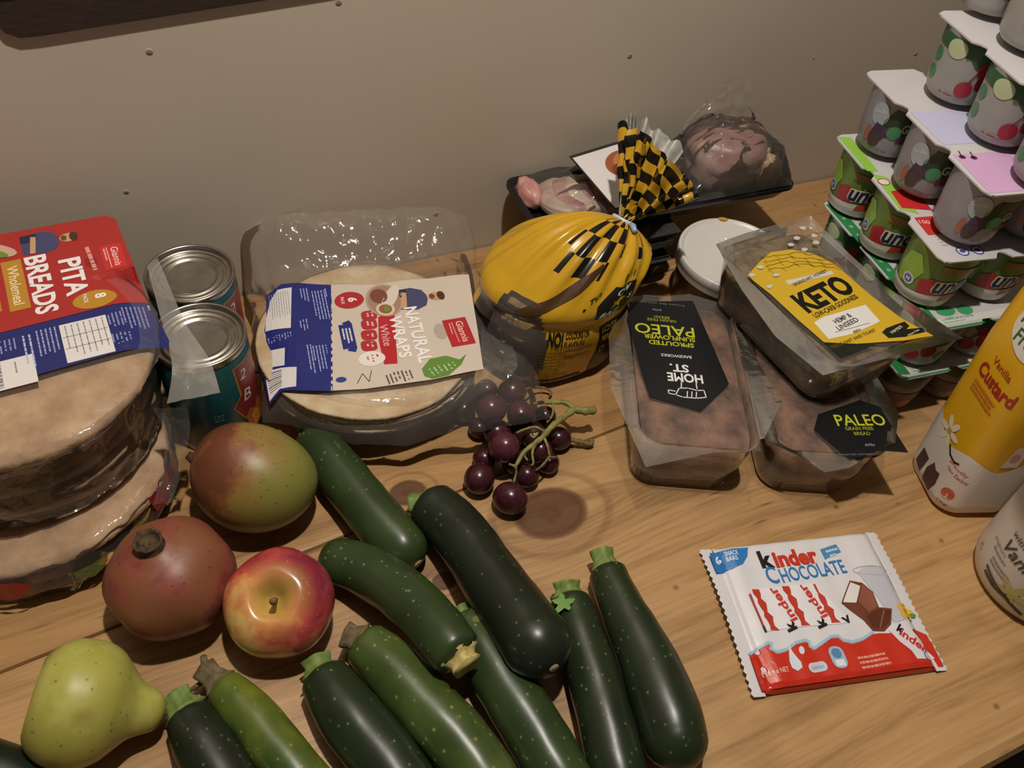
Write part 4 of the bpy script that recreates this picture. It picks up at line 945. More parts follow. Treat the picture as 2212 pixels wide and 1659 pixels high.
p.ell(258 * DU, .61 * DV, .0012, .0012, '#15130f', 1)
for k in range(4): p.rect((277 + 4 * k) * DU, .74 * DV, .0012, .004, '#15130f', 1)
bgP([(213, .545), (220, .60), (236, .70), (249, .78), (253, .775), (246, .69), (234, .59), (222, .53)], '#4a3018', 1)  # diagonal shadow falling from the neck, painted on as a brown band
p.build('bag_print_and_shadow', bag)

# ------------------------------------------------------------ meat trays
TRAY = flat('black_tray', '#141416', rough=0.3, var=.2, scale=60)
TFILM = film('tray_film', haze=0.07, rough=0.08, bump=0.7, bscale=38)
def tray(name, label, x0, x1, y0, y1, z, h, rot=0.0, group=None):
    cx_, cy_ = (x0 + x1) / 2, (y0 + y1) / 2; w_, d_ = (x1 - x0) / 2, (y1 - y0) / 2
    t = thing(name, label, 'meat tray', (cx_, cy_, z), (0, 0, rot), group)
    def rr(k, zz, ins):
        P = []
        for sx, sy, a0 in ((1, 1, 0), (-1, 1, 90), (-1, -1, 180), (1, -1, 270)):
            for q in range(6):
                a = math.radians(a0 + 18 * q); P.append(Vector((sx * (w_ - ins - .014) + .014 * math.cos(a), sy * (d_ - ins - .014) + .014 * math.sin(a), zz)))
        return P
    rows = [rr(0, .0, .012), rr(0, .003, .009), rr(0, h - .003, .002), rr(0, h - .003, 0), rr(0, h, 0), rr(0, h, .006), rr(0, h - .004, .007), rr(0, .005, .013)]
    n_ = 24; V = [v for r in rows for v in r]; F = []
    for i in range(len(rows) - 1):
        for j in range(n_): k = (j + 1) % n_; F.append((i * n_ + j, i * n_ + k, (i + 1) * n_ + k, (i + 1) * n_ + j))
    F.append(tuple(range(n_ - 1, -1, -1))); F.append(tuple((len(rows) - 1) * n_ + j for j in range(n_)))
    mk('tray', V, F, TRAY, t, smooth=False); return t, w_, d_
def lidfilm(t, w_, d_, h, bulge, seed):
    V, F = grid(30, 20, lambda u, v: (lerp(-w_, w_, u) * .985, lerp(-d_, d_, v) * .985, h + .0006 + bulge * (16 * u * (1 - u) * v * (1 - v)) ** .5 + .0015 * nz(u * 12, v * 9, seed) * (16 * u * (1 - u) * v * (1 - v)) ** .4))
    mk('film', V, F, TFILM, t)
MEAT = flat('raw_meat', '#8d5a58', rough=.45, hex2='#b08a80', scale=34, bump=.5, bscale=90, stretch=(1, 3, 3))
PORK = flat('pale_meat', '#9a7a70', rough=.45, hex2='#bda892', scale=26, bump=.5, bscale=70)
FAT = flat('meat_fat', '#bfa988', rough=.5, hex2='#a5835f', scale=40, bump=.6, bscale=80)
def lump(parent, name, cx_, cy_, z, a, b, h, mat, seed, rot=0.0, amp=.18, pw=.55):
    V, F = sph(lambda t: (math.sin(t * PI) ** pw, math.cos(t * PI)), 40, 22); out = []
    for v in V:
        k = 1 + amp * nz(v.x * 1.5 + seed, v.y * 1.5, v.z * 1.5) + amp * .35 * nz(v.x * 4 + seed, v.y * 4, v.z * 4)
        x, y = v.x * a * k, v.y * b * k; out.append(Vector((cx_ + x * math.cos(rot) - y * math.sin(rot), cy_ + x * math.sin(rot) + y * math.cos(rot), max(z, z + h / 2 + v.z * h / 2 * (k if v.z > 0 else 1)))))
    return mk(name, out, F, mat, parent)
t1, w1, d1 = tray('meat_tray', 'black meat tray at the bottom of the tray stack by the wall', .408, .494, .536, .645, 0, .034, group='black trays stacked by the wall')
lump(t1, 'meat', 0, 0, .006, .036, .034, .024, MEAT, 1); lidfilm(t1, w1, d1, .034, .0, 1)
t2, w2, d2 = tray('meat_tray', 'black meat tray with a printed film label, second in the tray stack', .406, .496, .538, .645, .0355, .034, group='black trays stacked by the wall')
lump(t2, 'meat', 0, 0, .006, .036, .034, .024, MEAT, 2); lidfilm(t2, w2, d2, .034, .0, 2)
V, F = box(-.02, .036, -d2 - .0006, -d2 - .0002, .019, .027); mk('label', V, F, flat('tray_label', '#4d5444', rough=.3, var=.3, scale=200), t2, smooth=False)
t3, w3, d3 = tray('meat_tray', 'wide black meat tray on top of the stack, holding film wrapped meat', .334, .648, .551, .645, .071, .020, rot=-.02, group='black trays stacked by the wall')
for k in range(7):
    lump(t3, 'meat_slice', -.105 + .013 * k, .004 - .002 * k, .006 + .0022 * k, .030, .032, .018, MEAT if k % 2 else PORK, 3 + k, rot=.3, amp=.1, pw=.45)
lump(t3, 'meat_piece', -.138, .020, .006, .013, .020, .024, flat('pink_meat', '#b06d68', rough=.4, hex2='#c99a90', scale=40), 11)
big = lump(t3, 'meat_joint', .090, .006, .006, .052, .038, .062, flat('joint_meat', '#8c645f', rough=.4, hex2='#a98a7c', scale=22, bump=.4), 17, rot=.25, amp=.14, pw=.42)
for k in range(6): lump(t3, 'fat_edge', .128 + .004 * math.sin(k * 2.1), -.026 + .010 * k, .010 + .004 * (k % 3), .014, .010, .034 - .003 * (k % 2), FAT, 20 + k, amp=.3)
def wrapf(u, v):
    x = lerp(-.135, .150, u); y = lerp(-.044, .044, v); e = (16 * u * (1 - u) * v * (1 - v)) ** .35
    z = .022 + e * (.014 + .052 * sstep(.52, .72, u) + .012 * nz(u * 7, v * 6, 2) + .006 * nz(u * 18, v * 15, 5)); return (x, y, z)
V, F = grid(60, 40, wrapf); mk('film', V, F, TFILM, t3)
def crest(u, v):
    x = lerp(.035, .125, u); return (x + .01 * nz(u * 5, v * 4, 8), .022 + .008 * nz(u * 6, v * 5, 1), .06 + v * .055 * math.sin(u * PI) ** .5 * (1 + .4 * nz(u * 6, 3.3)))
V, F = grid(30, 14, crest); mk('film_crest', V, F, TFILM, t3)
# card sleeve with a picture of the roast
ca, cb, cc_ = at(1237, 335, .125), at(1345, 302, .125), at(1328, 428, .115); ca = ca + Vector((0, 0, 0))
eu = (cb - ca).normalized(); ev = (cc_ - ca); ev = (ev - eu * ev.dot(eu)).normalized(); nn = ev.cross(eu) * -1
cw, ch = .095, .080
cd_ = thing('card_sleeve', 'white printed card with a roast picture leaning on the wrapped meat', 'card', (ca.x, ca.y, .0925))
def cs_(u, v): return ca + eu * (u - .004) - ev * (v)
q4 = [cs_(0, 0), cs_(cw, 0), cs_(cw, -ch), cs_(0, -ch)]; nrm = (q4[1] - q4[0]).cross(q4[3] - q4[0]).normalized()
if nrm.z < 0: nrm = -nrm
V = q4 + [v - nrm * .0012 for v in q4]
card = mk('card', V, [(0, 1, 2, 3), (7, 6, 5, 4), (0, 4, 5, 1), (1, 5, 6, 2), (2, 6, 7, 3), (3, 7, 4, 0)], flat('card_dark', '#2a2624', rough=.5), cd_, smooth=False, world=True)
inv = ROOTM[cd_].inverted()
p = Print(lambda u, v: inv @ cs_(u, -ch + v), lift=.0004)
p.poly([(.001, .001), (.095, .001), (.095, .076), (.001, .076)], '#d9d3cf', 0)
p.ell(.050, .050, .024, .018, '#9c5634', 1, .2); p.ell(.054, .054, .017, .011, '#b9764a', 2, .3); p.ell(.040, .044, .010, .008, '#7d3c26', 2)
p.build('card_print', card)

# ------------------------------------------------------------ white lidded tub
tu = thing('food_tub', 'round brown tub with a white snap lid and a yellow smear, behind the loaves', 'tub', (0.532, 0.4935, 0))
V, F = lathe([(.047, 0), (.049, .002), (.0545, .058), (.0545, .060), (.0005, .060)], 56); mk('tub_body', V, F, flat('tub_brown', '#4a3d28', rough=.35, hex2='#5d5036', scale=60), tu)
V, F = lathe([(.0555, .0515), (.0575, .052), (.0580, .0535), (.0572, .059), (.0578, .060), (.0578, .068), (.0568, .0695), (.0548, .0695), (.0540, .0687), (.0525, .0673), (.0515, .067), (.0005, .067)], 72, cap0=False)
ld = mk('lid', V, F, flat('tub_white', '#d6d1ca', rough=.35, var=.04, scale=30), tu)
p = Print(lambda u, v: (u, v, .0697), lift=.0001); p.ell(.020, .0515, .0055, .0028, '#c99b3a', 1, -.4); sm = p.build('smear', tu)

# ------------------------------------------------------------ loaves in clear moulded packs
LOAFM = flat('paleo_crust', '#43281a', rough=.85, hex2='#86604a', scale=42, bump=1.0, bscale=150)
KETOM = flat('keto_crust', '#3f311e', rough=.85, hex2='#826d48', scale=70, bump=1.0, bscale=220)
PACK = film('moulded_pack', haze=.07, rough=.10, bump=.15, bscale=25)
RIM = film('pack_rim', haze=.22, rough=.2, bump=.2, bscale=40, hazecol='#aaa69e')
def rring(hw, hl, rad, z, n=7):
    P = []
    for sx, sy, a0 in ((1, 1, 0), (-1, 1, 90), (-1, -1, 180), (1, -1, 270)):
        for k in range(n):
            a = math.radians(a0 + 90 * k / (n - 1)); P.append(Vector((sx * (hw - rad) + rad * math.cos(a), sy * (hl - rad) + rad * math.sin(a), z)))
    return P
def rings(rows, cap0=True, cap1=True):
    n_ = len(rows[0]); V = [v for r in rows for v in r]; F = []
    for i in range(len(rows) - 1):
        for j in range(n_): k = (j + 1) % n_; F.append((i * n_ + j, i * n_ + k, (i + 1) * n_ + k, (i + 1) * n_ + j))
    if cap0: F.append(tuple(range(n_ - 1, -1, -1)))
    if cap1: F.append(tuple((len(rows) - 1) * n_ + j for j in range(n_)))
    return V, F
def loaf_pack(label, loc, ang, hw, hl, h, mat, corners, seed, tilt=(0, 0), crown=.004):
    """corners: outline of the cloudy sealing rim in local x,y (z added)"""
    t = thing('loaf_pack', label, 'bread pack', loc, (tilt[0], tilt[1], ang), 'loaves in clear packs')
    rows = []
    for k, (ins, z, rad) in enumerate([(.010, .003, .016), (.006, .006, .018), (.003, h * .5, .018), (.002, h * .82, .018), (.004, h * .93, .018), (.010, h * .975, .016), (.022, h * .99, .012), (.036, h, .006)]):
        rows.append([Vector((v.x * (1 + .015 * nz(v.x * 50, v.y * 50, k + seed)), v.y, v.z + .0018 * nz(v.x * 45, v.y * 45, seed) * (1 if k > 2 else 0))) for v in rring(hw - ins, hl - ins, rad, z, 9)])
    V, F = rings(rows); mk('loaf', V, F, mat, t)
    V, F = rings([rring(hw - .009, hl - .009, .018, .0006), rring(hw - .005, hl - .005, .020, .004), rring(hw - .0005, hl - .0005, .022, h * .6), rring(hw + .0015, hl + .0015, .022, h + .001), rring(hw + .003, hl + .003, .022, h + .0022)], True, False)
    mk('clear_mould', V, F, PACK, t)
    # sealing rim: sheet from the mould's mouth out to the given outline
    inner = rring(hw + .001, hl + .001, .02, h + .0024, 7); n_ = len(inner)
    # outline resampled by direction
    def outline(dirv):
        best = 1e9
        for (x0, y0, z0), (x1, y1, z1) in zip(corners, corners[1:] + corners[:1]):
            ex, ey = x1 - x0, y1 - y0; den = dirv.x * ey - dirv.y * ex
            if abs(den) < 1e-9: continue
            tt = (x0 * ey - y0 * ex) / den; ss = (x0 * dirv.y - y0 * dirv.x) / den
            if tt > 0 and -1e-6 <= ss <= 1 + 1e-6 and tt < best: best = tt; zz = lerp(z0, z1, ss)
        return best, zz
    dense = []
    for i in range(n_):
        for k in range(3): dense.append(inner[i].lerp(inner[(i + 1) % n_], k / 3))
    V = []; F = []; m_ = 4
    for q in range(m_ + 1):
        for v in dense:
            d_ = Vector((v.x, v.y, 0)); b_, zz = outline(d_); b_ = max(b_, 1.01); f_ = q / m_
            V.append(Vector((v.x * lerp(1, b_, f_), v.y * lerp(1, b_, f_), v.z + zz * f_ + .0008 * nz(v.x * 60, v.y * 60, f_ * 2 + seed) * f_)))
    n2 = len(dense)
    for q in range(m_):
        for j in range(n2): k = (j + 1) % n2; F.append((q * n2 + j, q * n2 + k, (q + 1) * n2 + k, (q + 1) * n2 + j))
    mk('seal_rim', V, F, RIM, t)
    V, F = grid(16, 24, lambda u, v: (lerp(-hw, hw, u), lerp(-hl, hl, v), h + .0028 + .0008 * nz(u * 5, v * 7, seed) * min(1, 8 * min(u, 1 - u, v, 1 - v))))
    lidf = mk('top_film', V, F, PACK, t)
    return t, lidf
LIME = '#b9bd2c'
# paleo loaf beside the bagel bag, its label upside down to us
A1 = math.radians(65 - 90); H1 = .066
c1 = Vector((0.4000, 0.3705, 0)); fr = Frame(c1, A1, H1 + .003)
cor = [(*fr(*q), z) for q, z in (((1352, 652), 0), ((1490, 640), .004), ((1590, 700), 0), ((1690, 880), .004), ((1688, 938), .002), ((1540, 975), -.002), ((1395, 1008), 0), ((1290, 770), 0))]
t, lidf = loaf_pack('brown seed loaf pack with an upside down black paleo label, beside the yellow bagel bag', c1, A1, .050, .088, H1, LOAFM, cor, 1.0)
p = Print(lambda u, v: (u, v, H1 + .0034), lift=.0003, rough=.3)
U = lambda x, y: fr(1260 + x / 2.37, 440 + y / 2.37)
def PX(pts, col, l=0): p.poly([U(*a) for a in pts], col, l)
PX([(240, 505), (560, 500), (600, 590), (745, 925), (600, 1065), (340, 990), (290, 840), (225, 590)], '#16181a', 0)
def TX(s_, x, y, w_, h_, col, rot=PI, bold=.02): u, v = U(x, y); p.text(s_, u, v, w=w_, h=h_, col=col, layer=1, rot=rot, bold=bold)
TX('PALEO', 415, 650, .056, .013, LIME, bold=.01); TX('SPROUTED', 450, 720, .042, .0055, LIME); TX('SUNFLOWER', 440, 690, .048, .0055, LIME)
TX('GRAIN FREE', 400, 600, .028, .0035, '#8d9030'); TX('BREAD', 400, 585, .015, .0035, '#8d9030'); TX('BAKEWORKS', 475, 783, .028, .0035, '#c9c9c6'); TX('ST.', 490, 845, .017, .0095, '#dcdcd8', bold=.03); TX('HOME', 520, 895, .032, .0105, '#dcdcd8', bold=.03)
TX('Freeze fast and toast', 390, 515, .048, .0028, '#5a5c5e'); TX('670g', 375, 545, .009, .0032, '#8a8c8e')
u, v = U(550, 970); w9 = '#dcdcd8'
p.line([(u - .014, v - .004), (u - .010, v + .004), (u - .002, v + .005), (u + .006, v + .003), (u + .012, v + .004), (u + .013, v - .004), (u + .004, v - .006), (u - .008, v - .006), (u - .014, v - .004)], .0010, w9, 1)
for k in range(3): p.line([(u - .004 + k * .004, v - .005), (u - .003 + k * .004, v + .001)], .0009, w9, 1)
p.line([(u - .008, v + .005), (u - .007, v + .012)], .0010, w9, 1); p.line([(u + .006, v + .005), (u + .006, v + .012)], .0010, w9, 1)
p.line([(u - .014, v), (u - .020, v + .001), (u - .020, v - .003), (u - .013, v - .004)], .0010, w9, 1)
p.build('label', lidf)
# paleo loaf under the keto loaf
A2 = math.radians(66 - 90); c2 = Vector((0.5040, 0.3255, 0)); fr = Frame(c2, A2, H1 + .003)
cor = [(*fr(*q), z) for q, z in (((1640, 945), 0), ((1720, 985), .002), ((1790, 1012), -.006), ((1850, 1004), -.002), ((1880, 975), .004), ((1935, 962), .005), ((2010, 990), -.004))] + [(.056, .05, 0), (.056, .092, 0), (-.052, .092, 0)]
t, lidf = loaf_pack('brown seed loaf pack with a black paleo label, underneath the keto loaf', c2, A2, .047, .086, H1, LOAFM, cor, 3.0)
p = Print(lambda u, v: (u, v, H1 + .0034), lift=.0003, rough=.3)
U = lambda x, y: fr(1640 + x / 5.53, 820 + y / 5.53)
PX([(650, 600), (1080, 960), (1240, 930), (1400, 850), (1780, 880), (1440, 330), (1200, 250), (700, 420)], '#16181a', 0)
TX('PALEO', 1200, 490, .046, .0125, LIME, rot=.10, bold=.01); TX('GRAIN FREE', 1190, 590, .026, .0038, '#8d9030', rot=.10); TX('BREAD', 1225, 650, .015, .0036, '#8d9030', rot=.10); TX('670g', 1320, 790, .009, .0034, '#8a8c8e', rot=.1); TX('Freeze fast and toast', 1150, 895, .03, .0026, '#5a5c5e', rot=.1)
p.build('label', lidf)
# keto loaf on top of both
A3 = math.radians(95 - 90); H3 = .056; Z3 = .0715; zt = H3 + Z3 + .003
c3 = Vector((0.5205, 0.3715, Z3)); fr = Frame(c3, A3, zt)
cor = [(*fr(*q), z) for q, z in (((1545, 530), .002), ((1600, 505), 0), ((1745, 475), .006), ((1890, 600), 0), ((2078, 735), .003), ((1762, 812), -.001), ((1640, 690), 0))]
t, lidf = loaf_pack('dark seeded keto loaf pack with a yellow label, on top of two other loaves', c3, A3, .0535, .080, H3, KETOM, cor, 5.0)
p = Print(lambda u, v: (u, v, H3 + .0034 + .0008 * math.sin(u * 60)), seg=.02, lift=.0006, rough=.3)
U = lambda x, y: fr(1260 + x / 2.37, 440 + y / 2.37)
KY = '#c9a52c'
PX([(840, 370), (900, 300), (960, 250), (1060, 240), (1180, 265), (1290, 320), (1300, 330), (1460, 470), (1620, 590), (1790, 680), (1640, 708), (1400, 718), (1230, 712), (1100, 600), (960, 470), (870, 400)], KY, 0)
PX([(1230, 714), (1400, 720), (1500, 722), (1320, 790)], '#20241c', 0)
PX([(1180, 610), (1230, 580), (1440, 525), (1515, 610), (1390, 665), (1255, 695)], '#d8d6d0', 1)
PX([(1035, 395), (1265, 350), (1278, 368), (1050, 415)], '#c9c6bc', 1)
def TK(s_, x, y, w_, h_, col, bold=.02, rot=.0): u, v = U(x, y); p.text(s_, u, v, w=w_, h=h_, col=col, layer=2, rot=rot, bold=bold)
TK('KETO', 1228, 465, .062, .0245, '#15140f', bold=.045, rot=.06); TK('LOW-CARB GOODNESS', 1290, 528, .054, .0055, '#3a3310', rot=.06); TK('LEGENDARY. HONEST.', 1160, 383, .042, .0035, '#3a3a48', rot=.04)
TK('HEMP &', 1325, 590, .020, .0052, '#3c3c40', rot=.05); TK('LINSEED', 1350, 618, .025, .0052, '#3c3c40', rot=.05); TK('480g', 1400, 656, .009, .0036, '#3c3c40', rot=.05)
a, b = U(1290, 660), U(1460, 617); p.line([a, b], .0005, '#6a6a6a', 2)
PX([(1525, 665), (1545, 645), (1640, 610), (1665, 632), (1650, 650), (1730, 640), (1748, 662), (1640, 690), (1560, 695)], '#1f2018', 1); TK('vegan', 1600, 655, .016, .004, '#b8b4a4', rot=.15); TK('gluten free', 1685, 668, .016, .003, '#b8b4a4', rot=.1)
TK('FREEZE FAST AND TOAST', 1380, 695, .052, .0032, '#5a4c14')
rk = random.Random(3)
for r_ in range(4):   # line drawing of a scaly loaf along the top
    pts_ = []
    for k in range(11): pts_.append(U(910 + k * 34 + r_ * 12, 280 + r_ * 19 - 18 * math.sin(k / 10 * PI) + rk.uniform(-7, 7)))
    p.line(pts_, .0006, '#4a3c10', 1)
    for k in range(0, 11, 2): p.line([pts_[k], (pts_[k][0] + .002, pts_[k][1] - .005)], .0005, '#4a3c10', 1)
p.build('label', lidf)
# twisted end of the keto pack film
V, F = strip(([at(1572, 600, .118), at(1562, 560, .128), at(1548, 520, .138)], [at(1592, 590, .118), at(1586, 550, .130), at(1580, 512, .142)]), .003, 3.0, 14, 6)
mk('film_twist', V, F, RIM, t, world=True)
# seeds sprinkled as pale print marks on the clear film
p = Print(lambda u, v: (u, v, H3 + .0036), lift=.0008)
for x, y in ((1090, 180), (1190, 205), (1120, 130), (1180, 170), (860, 370), (950, 430), (905, 330), (1130, 240), (1060, 215), (985, 370)):
    u, v = U(x, y); a = rk.uniform(0, 3); p.poly([(u + rk.uniform(.6, 1) * .0045 * math.cos(k * 1.05 + a), v + rk.uniform(.5, 1) * .0035 * math.sin(k * 1.05 + a)) for k in range(6)], '#c2beb4', 0)
sp_ = p.build('seed_print', lidf); sp_['kind'] = 'stuff'

# ------------------------------------------------------------ yoghurt six-packs, stacked
CUPH, CP, CR = .0575, .0635, .0305
def cup_mesh(base, low):
    prof = [(.0205, 0), (.0225, .0006), (.0250, .004), (.0265, .009), (.0285, .030), (CR, .054), (CR + .0006, CUPH)]
    V, F = lathe(prof, 40, cap1=False); return V, F
CUPW = flat('pottle_white', '#9f9a95', rough=.35, var=.05, scale=40)
CUPG = flat('pottle_green', '#5d7236', rough=.35, hex2='#738b3e', scale=30)
CUPL = flat('pottle_lilac', '#9b949b', rough=.35, hex2='#8b848c', scale=30)
CUPB = flat('pottle_brown', '#6a5850', rough=.35, hex2='#84746c', scale=30)
def cr_(v): return curve1([(0, .0245), (.009, .0265), (.030, .0285), (.054, CR)], v)
def csurf(u, v): a = u / .029; r = cr_(v) + .0001; return (r * math.cos(a), r * math.sin(a), v)
def cup_print(style):
    p = Print(csurf, seg=.005, lift=.0003)
    if style == 'cherry':
        p.rect(.0, .0485, .16, .012, '#2f5a38', 0); p.poly([(-.010, .050), (.030, .050), (.034, .036), (.018, .030), (.004, .036)], '#2f5a38', 0)
        p.ell(-.016, .046, .009, .008, '#b9c49a', 1); p.ell(.004, .016, .0075, .0075, '#9c2230', 2); p.ell(.017, .024, .0065, .0075, '#7e1a28', 2); p.ell(.012, .036, .0055, .007, '#9c2230', 2)
        p.line([(.004, .022), (.008, .032), (.014, .043)], .001, '#6f1a22', 3); p.line([(.017, .030), (.016, .042)], .001, '#6f1a22', 3)
        for k in range(2): p.ell(-.034, .018 + k * .016, .006, .006, '#3f7a4e', 1)
        p.lines(-.016, .010, .016, 2, .003, .001, '#b87a7c', 1, seed=2); p.ell(.032, .018, .006, .006, '#3f7a4e', 1)
    elif style == 'uno':
        p.poly([(-.05, .0), (.05, .0), (.05, .012), (.02, .016), (-.02, .010), (-.05, .014)], '#cfc8c0', 0)
        p.poly([(-.034, .012), (-.018, .016), (-.012, .034), (-.020, .048), (-.032, .044), (-.038, .028)], '#8fb046', 1)
        p.ell(-.022, .020, .006, .006, '#cfccd6', 2); p.ell(-.022, .020, .0042, .0042, '#5a628f', 3); p.text('M', -.022, .020, h=.004, col='#d8d6de', layer=4)
        p.poly([(-.010, .012), (.006, .014), (.008, .028), (-.002, .032), (-.012, .026)], '#a92a30', 2); p.poly([(.012, .008), (.034, .011), (.036, .018), (.014, .016)], '#b0402e', 2)
        p.text('uno', .016, .025, w=.031, h=.015, col='#d8cfb0', layer=3, rot=.12, bold=.10, shear=.2); p.text('uno', .016, .025, w=.0285, h=.0125, col='#23264e', layer=4, rot=.12, bold=.03, shear=.2)
        p.poly([(.0, .040), (.04, .042), (.04, .049), (.0, .048)], '#8a6a32', 2)
    elif style == 'goodies':
        p.poly([(-.008, .020), (.020, .030), (.022, .048), (-.004, .050), (-.010, .036)], '#2c3d30', 1); p.ell(-.016, .040, .0085, .011, '#a3abb0', 1); p.text('Goodies', -.017, .043, w=.013, h=.005, col='#d2d4c4', layer=2, rot=.3)
        p.ell(.002, .028, .0065, .0065, '#4a8a62', 2); p.poly([(-.020, .016), (-.006, .018), (-.003, .030), (-.016, .032)], '#4a3450', 2); p.ell(-.013, .016, .006, .008, '#4b3a3c', 3); p.ell(-.022, .018, .003, .008, '#a2644a', 2)
        p.rect(.024, .022, .034, .008, '#57394a', 1); p.text('BERRY', .026, .022, w=.018, h=.0045, col='#cfc4c8', layer=2); p.text('Goodies', .022, .034, w=.030, h=.009, col='#c3bfb2', layer=2, bold=.02)
        p.ell(.026, .010, .007, .005, '#57505a', 1); p.text('NET 125g', -.002, .007, w=.010, h=.0025, col='#4a4450', layer=2)
    elif style == 'dark':
        p.rect(.004, .022, .05, .011, '#3a2a34', 1, rot=-.1); p.text('Chocolate', .002, .022, w=.034, h=.0055, col='#c9c2bc', layer=2, rot=-.1); p.ell(.03, .047, .006, .006, '#5a5450', 1); p.ell(.03, .047, .004, .004, '#b5b0a8', 2)
    elif style == 'plum':
        p.rect(.0, .046, .16, .016, '#3a3a32', 0); p.poly([(-.03, .012), (.03, .014), (.03, .030), (-.03, .028)], '#5c3f4c', 1); p.ell(.012, .014, .009, .006, '#a2663c', 2)
    return p
_tmp = {}
for k_, m_ in (('cherry', CUPW), ('uno', CUPG), ('goodies', CUPL), ('dark', CUPW), ('plum', CUPB)):
    V, F = cup_mesh(0, 0); me = bpy.data.meshes.new('cup'); me.from_pydata([tuple(v) for v in V], [], F); me.materials.append(m_); me.polygons.foreach_set('use_smooth', [True] * len(me.polygons))
    p = cup_print(k_); pm = bpy.data.meshes.new('cup_print'); pm.from_pydata([tuple(v) for v in p.V], [], p.F)
    for m2 in p.M: pm.materials.append(m2)
    pm.polygons.foreach_set('material_index', p.MI); _tmp[k_] = (me, pm)
def lid_outline(nx, ny, notch=.0055, inset=.0008):
    W, D = nx * CP, ny * CP; P = []
    def side(n_, fn):
        for i in range(n_):
            a, b = i * CP, (i + 1) * CP
            for q in ((.10 if i == 0 else .07), .14, .3, .5, .7, .86, (.90 if i == n_ - 1 else .93)):
                s_ = a + CP * q; e = 0
                if q == .07 or q == .93: e = notch
                elif q in (.10, .90): e = .0012
                P.append(fn(s_, inset + e))
            if i < n_ - 1: P.append(fn(b, notch + .003))
    side(nx, lambda s_, e: (s_, e)); P.append((W - .0018, .0045)); side(ny, lambda s_, e: (W - e, s_)); P.append((W - .0045, D - .0018)); side(nx, lambda s_, e: (W - s_, D - e)); P.append((.0018, D - .0045)); side(ny, lambda s_, e: (e, D - s_)); P.append((.0045, .0018))
    return P
LO = lid_outline(2, 3)
LIDW = flat('lid_foil', '#c4c0c0', rough=.3, var=.04, scale=40)
def six_pack(label, style, F0, ang, z, lidprint, rotc):
    t = thing('yoghurt_pack', label, 'yoghurt pack', (F0[0], F0[1], z), (0, 0, math.radians(ang - 90)), 'yoghurt six-packs stacked on the table')
    n_ = len(LO); V = [Vector((x, y, CUPH + .0002)) for x, y in LO] + [Vector((x, y, CUPH + .0016)) for x, y in LO]
    F = [tuple(range(n_ - 1, -1, -1)), tuple(range(n_, 2 * n_))] + [(i, (i + 1) % n_, (i + 1) % n_ + n_, i + n_) for i in range(n_)]
    ld = mk('lid', V, F, LIDW, t, smooth=False)
    p = Print(lambda u, v: (u, v, CUPH + .0016), lift=.0002); lidprint(p)
    if p.V: p.build('lid_print', ld)
    me, pm = _tmp[style]
    for j in range(3):
        for i in range(2):
            c_ = bpy.data.objects.new('cup', me); COL.objects.link(c_); c_.parent = t; c_.location = (CP * (i + .5), CP * (j + .5), 0)
            c_.rotation_euler = (0, 0, math.radians(rotc(i, j)) - math.radians(ang - 90))
            pr = bpy.data.objects.new('cup_print', pm); COL.objects.link(pr); pr.parent = c_
    return t
def inner(x0, x1, y0, y1): return [(x, y) for x, y in ((x0, y0), (x1, y0), (x1, y1), (x0, y1))]
E_ = .004
def lp_green(p):
    p.poly(inner(E_ + .010, .121, .006, .014), '#cfd0c8', 0); p.poly([(.0025, .008), (.014, .006), (.016, .184), (.0025, .184)], '#2f8048', 0)
    p.poly([(.0, .0012), (.058, .0012), (.058, .0032), (.0, .0032)], '#2f8048', 1); p.poly([(.069, .0012), (.122, .0012), (.122, .0032), (.069, .0032)], '#2f8048', 1)
    p.ell(.030, .022, .010, .006, '#3f9a62', 1); p.ell(.050, .020, .008, .006, '#3f9a62', 1); p.lines(.018, .012, .036, 2, .0035, .0016, '#8fb89a', 1, seed=3); p.text('NET 6 x 125g', .038, .0125, w=.030, h=.003, col='#5f9a78', layer=2)
    for k in range(12): p.text('*', .009, .03 + .013 * k, h=.005, col='#9cc4a6', layer=1)
def lp_uno(p):
    p.poly([(.003, .130), (.014, .128), (.016, .184), (.003, .186)], '#8cc04a', 0); p.poly([(.003, .072), (.018, .064), (.018, .118), (.006, .126)], '#8cc04a', 0)
    p.poly([(.006, .074), (.034, .068), (.034, .102), (.009, .098)], '#c02c2c', 1); p.ell(.010, .112, .0055, .0045, '#e0d0c8', 2); p.ring(.010, .112, .006, .005, .0008, '#b0302c', 3)
    p.poly([(.009, .036), (.036, .036), (.036, .060), (.010, .060)], '#c03430', 1); p.text('100', .016, .053, w=.010, h=.005, col='#e6c0b8', layer=2, rot=-.2)
    for x in (.028, .043): p.ell(x, .0125, .0055, .0055, '#d6d4da', 1); p.ring(x, .0125, .0058, .0058, .0012, '#4a509a', 2); p.ell(x, .0125, .003, .002, '#4a509a', 2)
    p.lines(.014, .034, .012, 4, .004, .0012, '#b5a8a8', 1, seed=8)
def lp_pink(p):
    p.poly([(.004, .004), (.060, .004), (.060, .056), (.006, .056)], '#c8a0c4', 0); p.poly([(.006, .070), (.058, .070), (.058, .120), (.006, .120)], '#b9b9d2', 0)
    for x, y in ((.012, .052), (.022, .050)): p.ell(x, y, .003, .0025, '#4a2438', 2); p.line([(x, y), (x + .002, y + .008)], .001, '#4a2438', 2)
    p.poly([(.070, .004), (.122, .004), (.122, .056), (.070, .056)], '#c8a0c4', 0)
def lp_white(p): p.poly([(.004, .004), (.050, .004), (.050, .012), (.004, .012)], '#cfcf9c', 0)
six_pack('yoghurt six-pack at the very bottom of the pottle stack', 'plum', (.594, .297), 84, .0, lp_green, lambda i, j: 235)
